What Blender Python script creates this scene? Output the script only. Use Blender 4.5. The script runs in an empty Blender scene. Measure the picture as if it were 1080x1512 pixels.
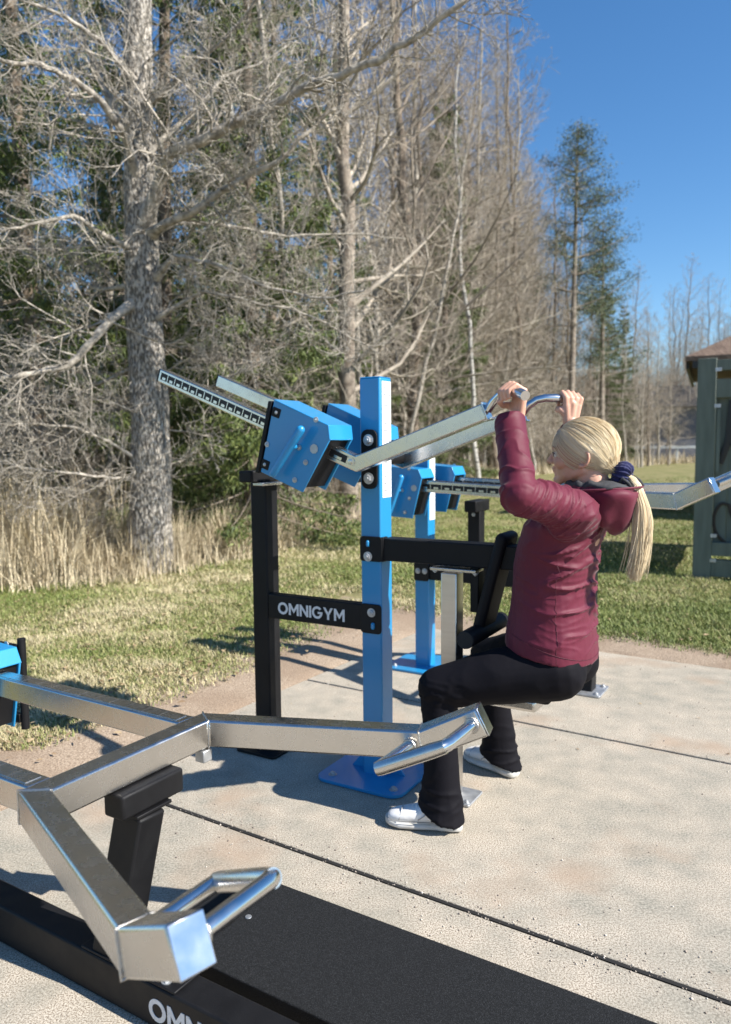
import bpy, bmesh, math, random
import numpy as np
from mathutils import Vector, Matrix, noise
R = math.radians
sc = bpy.context.scene
COL = sc.collection
rng = np.random.default_rng(7)
random.seed(7)

# ------------------------------------------------------------------ materials
MATS = {}
def mat(name, base=(.5,.5,.5), rough=.5, metal=0., var=None, vscale=4., bump=0., bscale=60., stretch=(1,1,1),
        coat=0., spec=None, sss=0., sheen=0., attr=None, det=4., rvar=0., space='Object', dist=.01, fac=(.35,.65)):
    m = bpy.data.materials.new(name); m.use_nodes = True; nt = m.node_tree; N = nt.nodes; L = nt.links
    b = N['Principled BSDF']; b.inputs['Base Color'].default_value = (*base, 1)
    b.inputs['Roughness'].default_value = rough; b.inputs['Metallic'].default_value = metal
    b.inputs['Coat Weight'].default_value = coat; b.inputs['Coat Roughness'].default_value = .08
    if spec is not None: b.inputs['Specular IOR Level'].default_value = spec
    if sss: b.inputs['Subsurface Weight'].default_value = sss; b.inputs['Subsurface Radius'].default_value = (.02,.008,.004)
    if sheen: b.inputs['Sheen Weight'].default_value = sheen; b.inputs['Sheen Roughness'].default_value = .4
    tc = N.new('ShaderNodeTexCoord'); mp = N.new('ShaderNodeMapping'); L.new(tc.outputs[space], mp.inputs[0]); mp.inputs['Scale'].default_value = stretch
    col = None
    if attr:
        a = N.new('ShaderNodeAttribute'); a.attribute_name = attr; r = N.new('ShaderNodeValToRGB')
        cols = var; r.color_ramp.elements[0].color = (*cols[0],1); r.color_ramp.elements[1].color = (*cols[-1],1)
        for i,c in enumerate(cols[1:-1]):
            e = r.color_ramp.elements.new((i+1)/(len(cols)-1)); e.color = (*c,1)
        L.new(a.outputs['Fac'], r.inputs[0]); L.new(r.outputs[0], b.inputs['Base Color'])
    elif var is not None:
        n = N.new('ShaderNodeTexNoise'); n.inputs['Scale'].default_value = vscale; n.inputs['Detail'].default_value = det; L.new(mp.outputs[0], n.inputs['Vector'])
        r = N.new('ShaderNodeValToRGB'); r.color_ramp.elements[0].position = fac[0]; r.color_ramp.elements[1].position = fac[1]
        r.color_ramp.elements[0].color = (*base,1); r.color_ramp.elements[1].color = (*var,1)
        L.new(n.outputs[0], r.inputs[0]); L.new(r.outputs[0], b.inputs['Base Color'])
    if rvar:
        n2 = N.new('ShaderNodeTexNoise'); n2.inputs['Scale'].default_value = vscale*2; n2.inputs['Detail'].default_value = 5; L.new(mp.outputs[0], n2.inputs['Vector'])
        mr = N.new('ShaderNodeMapRange'); mr.inputs[1].default_value=.3; mr.inputs[2].default_value=.7; mr.inputs[3].default_value = rough; mr.inputs[4].default_value = rough+rvar
        L.new(n2.outputs[0], mr.inputs[0]); L.new(mr.outputs[0], b.inputs['Roughness'])
    if bump:
        n3 = N.new('ShaderNodeTexNoise'); n3.inputs['Scale'].default_value = bscale; n3.inputs['Detail'].default_value = 5; L.new(mp.outputs[0], n3.inputs['Vector'])
        bm_ = N.new('ShaderNodeBump'); bm_.inputs['Strength'].default_value = bump; bm_.inputs['Distance'].default_value = dist
        L.new(n3.outputs[0], bm_.inputs['Height']); L.new(bm_.outputs[0], b.inputs['Normal'])
    MATS[name] = m; return m

blue = mat('blue_paint', (.013,.215,.46), .36, var=(.016,.235,.50), vscale=3, bump=.04, bscale=180, coat=.35)
black = mat('black_powder_coat', (.006,.006,.007), .45, var=(.010,.010,.011), vscale=9, bump=.12, bscale=420, rvar=.15, spec=.22)
rubber = mat('black_rubber', (.010,.010,.011), .75, bump=.25, bscale=500)
foam = mat('black_vinyl', (.007,.007,.009), .6, spec=.2, bump=.05, bscale=200)
steel = mat('brushed_stainless', (.60,.58,.55), .30, 1., var=(.66,.64,.61), vscale=5, bump=.06, bscale=60, stretch=(1,1,12), rvar=.05, dist=.0012)
steelx = mat('brushed_stainless_tube', (.60,.58,.545), .22, 1., var=(.66,.64,.61), vscale=9, bump=.012, bscale=60, stretch=(2,2,2), rvar=.08, dist=.0010, fac=(.2,.8))
endm = mat('ground_end_plate', (.56,.58,.62), .15, 1., rvar=.10, vscale=14)
chrome = mat('polished_steel', (.66,.65,.64), .10, 1., rvar=.12, vscale=14, bump=.03, bscale=40, dist=.001)
weld = mat('weld_bead', (.55,.53,.50), .30, 1., bump=.8, bscale=400, dist=.002)
zinc = mat('galvanised_steel', (.42,.43,.44), .45, .8, var=(.55,.56,.57), vscale=30, rvar=.1)
whitep = mat('white_lettering', (.72,.72,.72), .5, var=(.6,.6,.6), vscale=60)
sticker = mat('white_sticker', (.78,.79,.80), .35)
stickertxt = mat('sticker_print', (.06,.065,.08), .5)
slotm = mat('dark_slot', (.006,.006,.007), .5)
skin = mat('skin', (.56,.30,.20), .48, var=(.64,.36,.26), vscale=18, bump=.08, bscale=260, sss=.12, dist=.002)
jacket = mat('burgundy_shell_fabric', (.100,.0105,.025), .60, var=(.118,.013,.031), vscale=5, bump=.35, bscale=34, sheen=.10, dist=.004, spec=.28)
jlin = mat('charcoal_lining', (.030,.031,.035), .8, var=(.045,.046,.05), vscale=14, bump=.35, bscale=70)
pants = mat('black_jersey', (.0045,.004,.0065), .75, bump=.3, bscale=30, sheen=.0, dist=.003, spec=.16)
shoew = mat('white_leather', (.70,.69,.68), .45, bump=.12, bscale=60, var=(.76,.75,.74), vscale=10)
sole_m = mat('white_rubber_sole', (.62,.61,.58), .55, var=(.42,.40,.36), vscale=12)
scrm = mat('navy_ribbed_fabric', (.010,.013,.075), .8, bump=.9, bscale=150, sheen=.3, dist=.003)
hairm = mat('blonde_hair', rough=.34, attr='tint', var=[(.30,.20,.10),(.56,.41,.23),(.72,.58,.37),(.78,.67,.47)], spec=.5)
hairb = mat('blonde_hair_under', (.26,.18,.10), .6, var=(.42,.31,.19), vscale=60, stretch=(1,8,8))
eyew = mat('eye_white', (.6,.58,.56), .15)
lash = mat('dark_lash', (.04,.025,.02), .6)
green = mat('green_painted_board', (.098,.116,.092), .65, var=(.135,.158,.128), vscale=5, stretch=(4,4,.6), bump=.2, bscale=40, rvar=.15)
gpaint = mat('black_spray_paint', (.004,.004,.004), .35)
tile = mat('brown_roof_sheet', (.12,.080,.058), .8, var=(.19,.13,.095), vscale=6, bump=.5, bscale=20, dist=.03)
fascia = mat('dark_fascia', (.03,.028,.027), .6)
ywall = mat('ochre_plank_wall', (.30,.20,.075), .7, var=(.36,.25,.11), vscale=4)
gwall = mat('grey_blue_cladding', (.115,.125,.155), .8, var=(.15,.16,.19), vscale=.8)
pane = mat('window_glass', (.03,.04,.05), .08, spec=.6)
wframe = mat('white_window_frame', (.7,.7,.7), .5)
# platform with sparkling grit
platm = mat('grit_coated_board', (.006,.0065,.007), .85, var=(.06,.063,.067), vscale=620, det=1.5, bump=.7, bscale=380, dist=.002, fac=(.52,.78), spec=.25)
bark_big = mat('lichen_bark', (.13,.115,.095), .95, var=(.56,.51,.44), vscale=38, det=9., bump=1., bscale=26, stretch=(1.3,1.3,.55), dist=.06, fac=(.42,.62))
bark_a = mat('grey_bark', (.19,.17,.14), .9, var=(.50,.45,.38), vscale=16, bump=.6, bscale=30, dist=.02)
bark_b = mat('brown_bark', (.10,.075,.055), .9, var=(.24,.19,.14), vscale=12, bump=.6, bscale=30, dist=.02)
bark_pine = mat('pine_bark', (.14,.11,.085), .9, var=(.32,.27,.215), vscale=9, bump=.6, bscale=20, dist=.02)
birchm = mat('birch_bark', (.44,.42,.38), .7, var=(.06,.055,.05), vscale=7, stretch=(1,1,3), fac=(.56,.64))
twig_g = mat('grey_twigs', (.25,.21,.165), .8, var=(.45,.395,.32), vscale=3)
twig_b = mat('brown_twigs', (.19,.155,.12), .8, var=(.36,.30,.235), vscale=2)
needle = mat('spruce_needles', rough=.65, attr='tint', var=[(.022,.042,.009),(.080,.112,.024),(.19,.215,.055)])
pneedle = mat('pine_needles', rough=.65, attr='tint', var=[(.045,.065,.028),(.095,.12,.055),(.16,.18,.085)])
grassm = mat('grass_blades', rough=.6, attr='tint', var=[(.085,.130,.022),(.155,.195,.042),(.25,.265,.08),(.40,.35,.18),(.56,.48,.30)])
drym = mat('dry_stalks', rough=.8, attr='tint', var=[(.27,.21,.13),(.52,.435,.29),(.71,.62,.43)])
gritm = mat('grit', rough=.9, attr='tint', var=[(.16,.13,.11),(.42,.36,.30),(.62,.57,.50)])

# ------------------------------------------------------------------ helpers
def tagp(o, label=None, cat=None, group=None, kind=None):
    if label: o['label'] = label
    if cat: o['category'] = cat
    if group: o['group'] = group
    if kind: o['kind'] = kind
    return o
def empty(name, loc=(0,0,0), rz=0, **k):
    o = bpy.data.objects.new(name, None); COL.objects.link(o); o.location = loc; o.rotation_euler = (0,0,rz); o.empty_display_size=.1
    return tagp(o, **k)
def link(name, me, m, parent=None, smooth=None, bevel=0, seg=2):
    if m is not None and not me.materials: me.materials.append(m)
    o = bpy.data.objects.new(name, me); COL.objects.link(o); o.parent = parent
    if smooth is not None:
        me.shade_flat() if not smooth else me.shade_smooth()
        if smooth == 'auto':
            me.shade_smooth()
            try: me.set_sharp_from_angle(angle=R(38))
            except Exception: pass
    if bevel:
        bv = o.modifiers.new('bevel','BEVEL'); bv.width = bevel; bv.segments = seg; bv.limit_method='ANGLE'; bv.angle_limit = R(40)
        bv.harden_normals = False
    return o
def npmesh(name, V, F, m=None, tint=None, smooth=False):
    """V (N,3), F (M,k) all same size"""
    me = bpy.data.meshes.new(name); V = np.asarray(V, np.float32); F = np.asarray(F, np.int32); k = F.shape[1]
    me.vertices.add(len(V)); me.vertices.foreach_set('co', V.ravel())
    me.loops.add(F.size); me.loops.foreach_set('vertex_index', F.ravel())
    me.polygons.add(len(F)); me.polygons.foreach_set('loop_start', np.arange(0, F.size, k, dtype=np.int32))
    if smooth: me.polygons.foreach_set('use_smooth', np.ones(len(F), bool))
    if tint is not None:
        a = me.attributes.new('tint','FLOAT','POINT'); a.data.foreach_set('value', np.asarray(tint,np.float32))
    me.update(); me.validate()
    if m: me.materials.append(m)
    return me
class MB:
    def __init__(s): s.v=[]; s.f=[]
    def add(s, vs, fs):
        n=len(s.v); s.v += [tuple(v) for v in vs]; s.f += [tuple(i+n for i in f) for f in fs]
    def box(s, c, d, M=None):
        x,y,z = [k/2 for k in d]; c = Vector(c)
        vs = [Vector((i*x,j*y,k*z)) for k in(-1,1) for j in(-1,1) for i in(-1,1)]
        if M is not None: vs = [M@v for v in vs]
        s.add([v+c for v in vs], [(0,2,3,1),(4,5,7,6),(0,1,5,4),(2,6,7,3),(0,4,6,2),(1,3,7,5)]); return s
    def prism(s, poly, axis, a, b):
        """poly list of 2D in the plane perpendicular to axis ('x','y','z'), extruded a..b"""
        n=len(poly)
        def P(p,t): return {'y':(p[0],t,p[1]),'x':(t,p[0],p[1]),'z':(p[0],p[1],t)}[axis]
        vs=[P(p,a) for p in poly]+[P(p,b) for p in poly]
        ar = sum(poly[i][0]*poly[(i+1)%n][1]-poly[(i+1)%n][0]*poly[i][1] for i in range(n))
        fs=[tuple(range(n)), tuple(range(2*n-1,n-1,-1))]+[(i,i+n,(i+1)%n+n,(i+1)%n) for i in range(n)]
        flip = (ar>0) ^ (axis=='y') ^ (b<a)
        if not flip: pass
        s.add(vs, fs); return s
    def tube(s, pts, rad, n=12, cap=True, close=False):
        pts=[Vector(p) for p in pts]; m=len(pts)
        if not hasattr(rad,'__len__'): rad=[rad]*m
        up=None; base=len(s.v); vs=[]
        for i,p in enumerate(pts):
            if close: t=(pts[(i+1)%m]-pts[i-1]).normalized()
            else: t=((pts[min(i+1,m-1)]-p).normalized()+(p-pts[max(i-1,0)]).normalized()).normalized()
            if up is None: up = Vector((0,0,1)) if abs(t.z)<.9 else Vector((1,0,0))
            a = (up - t*up.dot(t)).normalized(); b=t.cross(a); up=a
            vs += [p + (a*math.cos(2*math.pi*j/n)+b*math.sin(2*math.pi*j/n))*rad[i] for j in range(n)]
        fs=[]
        for i in range(m if close else m-1):
            k=(i+1)%m
            fs += [(i*n+j, k*n+j, k*n+(j+1)%n, i*n+(j+1)%n)[::-1] for j in range(n)]
        if cap and not close: fs += [tuple(range(n))[::-1] if 0 else tuple(range(n)), tuple(range((m-1)*n, m*n))[::-1]]
        s.add(vs, fs); return s
    def sq(s, pts, w, h, up=(0,0,1)):
        """mitred square tube along a polyline, w = side width, h = height along up"""
        pts=[Vector(p) for p in pts]; m=len(pts); up=Vector(up); vs=[]
        ds=[(pts[i+1]-pts[i]).normalized() for i in range(m-1)]
        for i,p in enumerate(pts):
            d = ds[min(i,m-2)]; 
            if i>0 and i<m-1: b=(ds[i-1]+ds[i]).normalized()
            else: b=d
            sd=d.cross(up).normalized(); u2=sd.cross(d).normalized()
            for (x,y) in((-1,-1),(1,-1),(1,1),(-1,1)):
                o = sd*(x*w/2)+u2*(y*h/2); t=-(o.dot(b))/(d.dot(b)); vs.append(p+o+d*t)
        fs=[(0,1,2,3)[::-1], tuple((m-1)*4+k for k in range(4))]
        for i in range(m-1): fs += [(i*4+j, i*4+(j+1)%4, (i+1)*4+(j+1)%4, (i+1)*4+j) for j in range(4)]
        s.add(vs, fs); return s
    def ell(s, c, r, M=None, nu=20, nv=12):
        c=Vector(c); vs=[]
        for i in range(nv+1):
            th=math.pi*i/nv
            for j in range(nu):
                ph=2*math.pi*j/nu; v=Vector((r[0]*math.sin(th)*math.cos(ph), r[1]*math.sin(th)*math.sin(ph), r[2]*math.cos(th)))
                if M is not None: v=M@v
                vs.append(c+v)
        fs=[(i*nu+j,(i+1)*nu+j,(i+1)*nu+(j+1)%nu,i*nu+(j+1)%nu) for i in range(nv) for j in range(nu)]
        s.add(vs,fs); return s
    def cap(s, p0, p1, r0, r1=None, n=16):
        r1 = r0 if r1 is None else r1; p0=Vector(p0); p1=Vector(p1); t=(p1-p0); L=t.length; t.normalize()
        pts=[];rr=[]
        for k in range(5): a=math.pi/2*(1-k/4+.0); pts.append(p0-t*r0*math.sin(a)*.999); rr.append(max(r0*math.cos(a),r0*.02))
        for k in range(1,4): pts.append(p0.lerp(p1,k/4)); rr.append(r0+(r1-r0)*k/4)
        for k in range(5): a=math.pi/2*k/4; pts.append(p1+t*r1*math.sin(a)*.999); rr.append(max(r1*math.cos(a),r1*.02))
        s.tube(pts, rr, n); return s
    def chain(s, pts, rs, n=16):
        for i in range(len(pts)-1): s.cap(pts[i],pts[i+1],rs[i],rs[i+1],n)
        return s
    def loft(s, rings, cap=True):
        n=len(rings[0]); vs=[p for r in rings for p in r]; m=len(rings)
        fs=[(i*n+j,i*n+(j+1)%n,(i+1)*n+(j+1)%n,(i+1)*n+j) for i in range(m-1) for j in range(n)]
        if cap: fs += [tuple(range(n))[::-1], tuple(range((m-1)*n,m*n))]
        s.add(vs,fs); return s
    def mesh(s, name, clean=True):
        me=bpy.data.meshes.new(name); me.from_pydata([tuple(v) for v in s.v],[],s.f)
        if clean:
            b=bmesh.new(); b.from_mesh(me); bmesh.ops.remove_doubles(b, verts=b.verts, dist=1e-6); bmesh.ops.recalc_face_normals(b, faces=b.faces); b.to_mesh(me); b.free()
        me.update(); return me
    def build(s, name, m, parent=None, bevel=0, smooth='auto', seg=2):
        return link(name, s.mesh(name), m, parent, smooth, bevel, seg)
def ring(c, rx, ry, n=24, z=None, pw=2.):
    out=[]
    for j in range(n):
        a=2*math.pi*j/n; ca,sa=math.cos(a),math.sin(a)
        out.append((c[0]+rx*math.copysign(abs(ca)**(2/pw),ca), c[1]+ry*math.copysign(abs(sa)**(2/pw),sa), c[2]))
    return out
def remeshed(mb, name, vox, smooth_it=4, fac=.5):
    me = bpy.data.meshes.new(name+'_raw'); me.from_pydata([tuple(v) for v in mb.v],[],mb.f)
    b=bmesh.new(); b.from_mesh(me); bmesh.ops.recalc_face_normals(b, faces=b.faces); b.to_mesh(me); b.free()
    o=bpy.data.objects.new('tmp',me); COL.objects.link(o)
    r=o.modifiers.new('r','REMESH'); r.mode='VOXEL'; r.voxel_size=vox; r.use_smooth_shade=True
    if smooth_it: s_=o.modifiers.new('s','SMOOTH'); s_.factor=fac; s_.iterations=smooth_it
    dg=bpy.context.evaluated_depsgraph_get(); dg.update()
    out=bpy.data.meshes.new_from_object(o.evaluated_get(dg)); out.name=name
    bpy.data.objects.remove(o); bpy.data.meshes.remove(me)
    out.shade_smooth(); return out
def text_mesh(txt, size, extrude=.0008, offset=0, sx=1.0):
    def arc(r,a0,a1,n): return [(.5+r*math.cos(R(a0+(a1-a0)*k/n)), .5+r*math.sin(R(a0+(a1-a0)*k/n))) for k in range(n+1)]
    GL={'M':([(0,0),(0,1),(.19,1),(.51,.50),(.83,1),(1.02,1),(1.02,0),(.82,0),(.82,.62),(.51,.17),(.20,.62),(.20,0)],1.02),
        'N':([(0,0),(0,1),(.17,1),(.67,.36),(.67,1),(.87,1),(.87,0),(.70,0),(.20,.64),(.20,0)],.87),
        'I':([(0,0),(0,1),(.20,1),(.20,0)],.20),
        'Y':([(.38,0),(.38,.38),(0,1),(.23,1),(.48,.58),(.73,1),(.96,1),(.58,.38),(.58,0)],.96),
        'G':(arc(.52,40,358,30)+[(1.02,.57),(.56,.57),(.56,.40),(.79,.40)]+arc(.32,-26,-320,26),1.0)}
    b=MB(); x=0
    for ch in txt:
        if ch=='O':
            o_=[(x+p[0]*1.04,p[1]*1.04-.02) for p in arc(.5,0,360,36)[:-1]]; i_=[(x+.02+p[0],p[1]) for p in arc(.31,0,360,36)[:-1]]; n=36
            for yy_ in(-extrude,extrude): pass
            vs=[(p[0],-extrude,p[1]) for p in o_]+[(p[0],-extrude,p[1]) for p in i_]+[(p[0],extrude,p[1]) for p in o_]+[(p[0],extrude,p[1]) for p in i_]
            fs=[]
            for k in range(n):
                q=(k+1)%n; fs+=[(k,q,n+q,n+k),(2*n+k,3*n+k,3*n+q,2*n+q),(k,2*n+k,2*n+q,q),(n+k,n+q,3*n+q,3*n+k)]
            b.add(vs,fs); x+=1.04+.10
        else:
            pl,w_=GL[ch]; b.prism([(x+p[0],p[1]) for p in pl],'y',-extrude,extrude); x+=w_+.10
    me=b.mesh('lettering')
    for v in me.vertices: v.co=(v.co.x*size,v.co.y,v.co.z*size)
    return me,(x-.10)*size
def text_mesh_old(txt, size, extrude=.0008, offset=.012, sx=1.0):
    cu=bpy.data.curves.new('txt','FONT'); cu.body=txt; cu.size=size; cu.extrude=extrude; cu.offset=offset*size; cu.align_x='LEFT'; cu.space_character=1.02
    o=bpy.data.objects.new('tmp',cu); COL.objects.link(o); dg=bpy.context.evaluated_depsgraph_get(); dg.update()
    me=bpy.data.meshes.new_from_object(o.evaluated_get(dg)); bpy.data.objects.remove(o); me.name='lettering'
    xs=[v.co.x for v in me.vertices]; x0,x1=min(xs),max(xs)
    for v in me.vertices: v.co = ((v.co.x-x0)*sx, -v.co.z, v.co.y)   # stands in the x-z plane facing -y
    return me, (x1-x0)*sx
# ------------------------------------------------------------------ gym machines
steel_dk = mat('dark_steel_plate', (.30,.295,.285), .28, 1., var=(.38,.37,.36), vscale=8, rvar=.1)
def bolt(parent, c, axis=(0,-1,0), r=.010, h=.007, m=None, name='bolt'):
    c=Vector(c); ax=Vector(axis).normalized(); b=MB()
    b.tube([c, c+ax*.002],[r*1.45,r*1.45],16); b.tube([c+ax*.0021, c+ax*h*.85, c+ax*h],[r,r,r*.82],6); b.tube([c+ax*h*1.001,c+ax*(h+.003)],[r*.45,r*.4],10)
    return b.build(name, m or zinc, parent)
BOXPOLY=[(-.271,1.41),(-.043,1.315),(-.038,1.264),(-.155,1.083),(-.338,1.153)]
def weight_box(root, u0, z0, ang, v0, v1, outer):
    """sliding resistance box; outer = -1 / +1 side that carries the release handle"""
    ca,sa=math.cos(R(20.4+ang)),math.sin(R(20.4+ang))
    def T(p, off=0):
        x,z=p[0]+.17,p[1]-1.268
        return (u0+x*ca-z*sa, z0+x*sa+z*ca)
    cen=T((-.17,1.245))
    P=[T(p) for p in BOXPOLY]
    shr=lambda k:[(cen[0]+(p[0]-cen[0])*k, cen[1]+(p[1]-cen[1])*k) for p in P]
    b=MB(); b.prism(shr(.90),'y',v0+.008,v1-.008)
    o=b.build('weight_box', black, root)
    for vv,s in((v0,-1),(v1,1)):
        b=MB(); b.prism(P,'y',vv,vv+.007*(-s)); b.build('side_plate', blue, o, bevel=.0025)
    # sheet cover over the top and the upper front
    top=[P[0],P[1],P[2]]; inn=[(cen[0]+(p[0]-cen[0])*.955, cen[1]+(p[1]-cen[1])*.955) for p in top]
    out_=[(cen[0]+(p[0]-cen[0])*1.012, cen[1]+(p[1]-cen[1])*1.012) for p in top]
    b=MB(); b.prism(out_+inn[::-1],'y',v0-.001,v1+.001); b.build('cover', blue, o, bevel=.002)
    vs = v0-.001 if outer<0 else v1+.001; ax=(0,outer,0)
    for p in ((-.26,1.364),(-.305,1.252),(-.316,1.18),(-.138,1.188),(-.186,1.126),(-.092,1.335),(-.165,1.24)):
        q=T(p); bolt(o,(q[0],vs,q[1]),ax,.0068,.005)
    for p in ((-.262,1.364),(-.316,1.18)):
        q=T(p); b=MB(); b.box((q[0],vs+outer*-.0005,q[1]),(.036,.006,.034),Matrix.Rotation(R(-20.4-ang),3,'Y') if 0 else Matrix.Rotation(R(20),3,'Y')); b.build('corner_pad', black, o, bevel=.004)
    a=T((-.130,1.300)); c=T((-.250,1.150)); y=vs+outer*.040
    b=MB(); b.cap((a[0],y,a[1]),(c[0],y,c[1]),.0155,.0135,16); b.build('release_handle', blue, o)
    mid=((a[0]*.62+c[0]*.38),(a[1]*.62+c[1]*.38)); b=MB(); b.tube([(mid[0],vs,mid[1]),(mid[0],y,mid[1])],.009,14); b.build('handle_pivot', blue, o)
    q=T((-.112,1.215)); q=(q[0]+.01,q[1]+.02); b=MB(); b.tube([(q[0],vs+outer*.0005,q[1]),(q[0],vs+outer*.0015,q[1])],.017,9); b.build('round_decal', zinc, o)
    # black end bars at the low end
    a=T((-.286,1.405)); c=T((-.352,1.150)); y=(v0+v1)/2
    b=MB(); b.sq([(a[0],y,a[1]),(c[0],y,c[1])],(v1-v0)+.01,.016,up=(1,0,.3)); b.build('end_plate', black, o, bevel=.003)
    return o
def scale_strip(parent, p0, p1, v, side, h=.030, n=14):
    """dark ladder strip with cross bars let into the side of a lever"""
    p0=Vector(p0); p1=Vector(p1); d=(p1-p0).normalized(); up=Vector((-d.z,0,d.x)); Mx=Matrix((d,(0,1,0),up)).transposed()
    L=(p1-p0).length; c=(p0+p1)/2; c.y=v+side*.0006
    b=MB(); b.box(c,(L,.0016,h),Mx); b.build('slot_strip', slotm, parent)
    b=MB()
    for k in range(n+1):
        q=p0.lerp(p1,k/n); q.y=v+side*.0016; b.box(q,(.0035,.0024,h),Mx)
        if k<n:
            q=p0.lerp(p1,(k+.5)/n)-up*.006; q.y=v+side*.0015; b.box(q,(L/n*.42,.0016,.010),Mx)
    b.build('scale_marks', steelx, parent)
def machine_root(name,x,y,ang,label,cat='exercise machine',group='stainless and blue strength machines of the outdoor gym'):
    return empty(name,(x,y,0),R(ang),label=label,cat=cat,group=group)
def plate_rounded(parent,name,c,su,sv,th,m,r=.05,axis='z'):
    pts=[]
    for (sx,sy,a0) in((1,1,0),(-1,1,90),(-1,-1,180),(1,-1,270)):
        for k in range(5): a=R(a0+k*22.5); pts.append((sx*(su/2-r)+r*math.cos(a), sy*(sv/2-r)+r*math.sin(a)))
    b=MB()
    if axis=='z': b.prism([(p[0]+c[0],p[1]+c[1]) for p in pts],'z',c[2],c[2]+th)
    else: b.prism([(p[0]+c[0],p[1]+c[2]) for p in pts],'y',c[1],c[1]-th)
    return b.build(name,m,parent,bevel=.0015)

# ---- machine 1: the pulldown the woman uses
m1 = machine_root('pulldown_machine',.04,2.83,-30.5,'pulldown machine the woman is seated at, with tall blue post and raised steel levers')
b=MB(); b.box((0,0,.745),(.085,.085,1.486)); post=b.build('main_post',blue,m1,bevel=.006)
b=MB(); b.box((0,0,1.4885),(.083,.083,.004)); b.build('post_cap',blue,post,bevel=.002)
plate_rounded(m1,'base_plate',(-.005,.01,0.002),.36,.36,.012,blue,.05)
for u,v in((-.13,-.12),(.13,-.12),(-.13,.14),(.13,.14)): bolt(m1,(u,v,.014),(0,0,1),.011,.010,name='anchor_bolt')
for s in(-1,1):
    b=MB(); b.prism([(.0425*s,.013),(.115*s,.013),(.0425*s,.10)],'y',-.004,.004); b.build('gusset',blue,m1)
# sticker on the +u face
st=MB(); st.box((.0432,.004,1.265),(.0012,.066,.42)); stk=st.build('instruction_sticker',sticker,post)
b=MB(); r_=random.Random(3)
for k in range(30):
    z=1.452-k*.0128; 
    if k in(6,7,14,22): continue
    L=r_.uniform(.012,.036); b.box((.0440,-.022+L/2+.002,z),(.0004,L,.0026))
    if r_.random()<.4: b.box((.0440,.027,z),(.0004,.008,.0045))
b.build('sticker_print',stickertxt,stk,smooth=False)
# rear post and its rest bar
b=MB(); b.box((-.52,0,.555),(.078,.078,1.10)); rp=b.build('rear_post',black,m1,bevel=.006)
plate_rounded(m1,'base_plate',(-.52,0,.002),.20,.20,.010,black,.02)
b=MB(); b.box((-.515,0,1.128),(.060,.25,.045)); b.build('rest_bar',black,m1,bevel=.005)
b=MB(); b.box((-.475,-.03,1.098),(.05,.13,.012)); b.build('rest_plate',steelx,m1,bevel=.002)
# name bar
b=MB(); b.box((-.26,-.018,.608),(.436,.045,.098)); nb=b.build('name_bar',black,m1,bevel=.004)
plate_rounded(m1,'bracket',(.0,-.0435,.608),.088,.110,.006,black,.014,'y')
bolt(m1,(.004,-.0497,.632),(0,-1,0),.0115,.010)
b=MB(); b.cap((.010,-.0500,.588),(.010,-.0500,.577),.008,.008); b.build('slot_mark',blue,m1)
tm,w=text_mesh('OMNIGYM',.085,sx=1.0,extrude=.0006,offset=.010)
o=link('lettering',tm,whitep,nb,None); sc_=.312/w; o.scale=(sc_,1,sc_); o.location=(-.430,-.0412,.582)
# upper cross beam
b=MB(); b.box((.305,-.008,.868),(.515,.07,.082)); b.build('cross_beam',black,m1,bevel=.005)
plate_rounded(m1,'bracket',(.004,-.0437,.868),.092,.092,.007,black,.012,'y')
b=MB(); b.box((.049,-.030,.868),(.010,.036,.090)); b.build('bracket',black,m1,bevel=.002)
bolt(m1,(-.008,-.0507,.840),(0,-1,0),.0125,.011)
b=MB(); b.cap((-.008,-.0510,.893),(-.008,-.0510,.882),.007,.007); b.build('slot_mark',blue,m1)
# pivot housing plate on the post with two big bolts + axle
plate_rounded(m1,'bracket',(.0,-.0437,1.195),.066,.215,.008,black,.026,'y')
for z in(1.264,1.126): bolt(m1,(-.001,-.0517,z),(0,-1,0),.0145,.014)
b=MB(); b.tube([(.02,-.15,1.195),(.02,.15,1.195)],.022,20); b.build('axle',black,m1)
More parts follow.
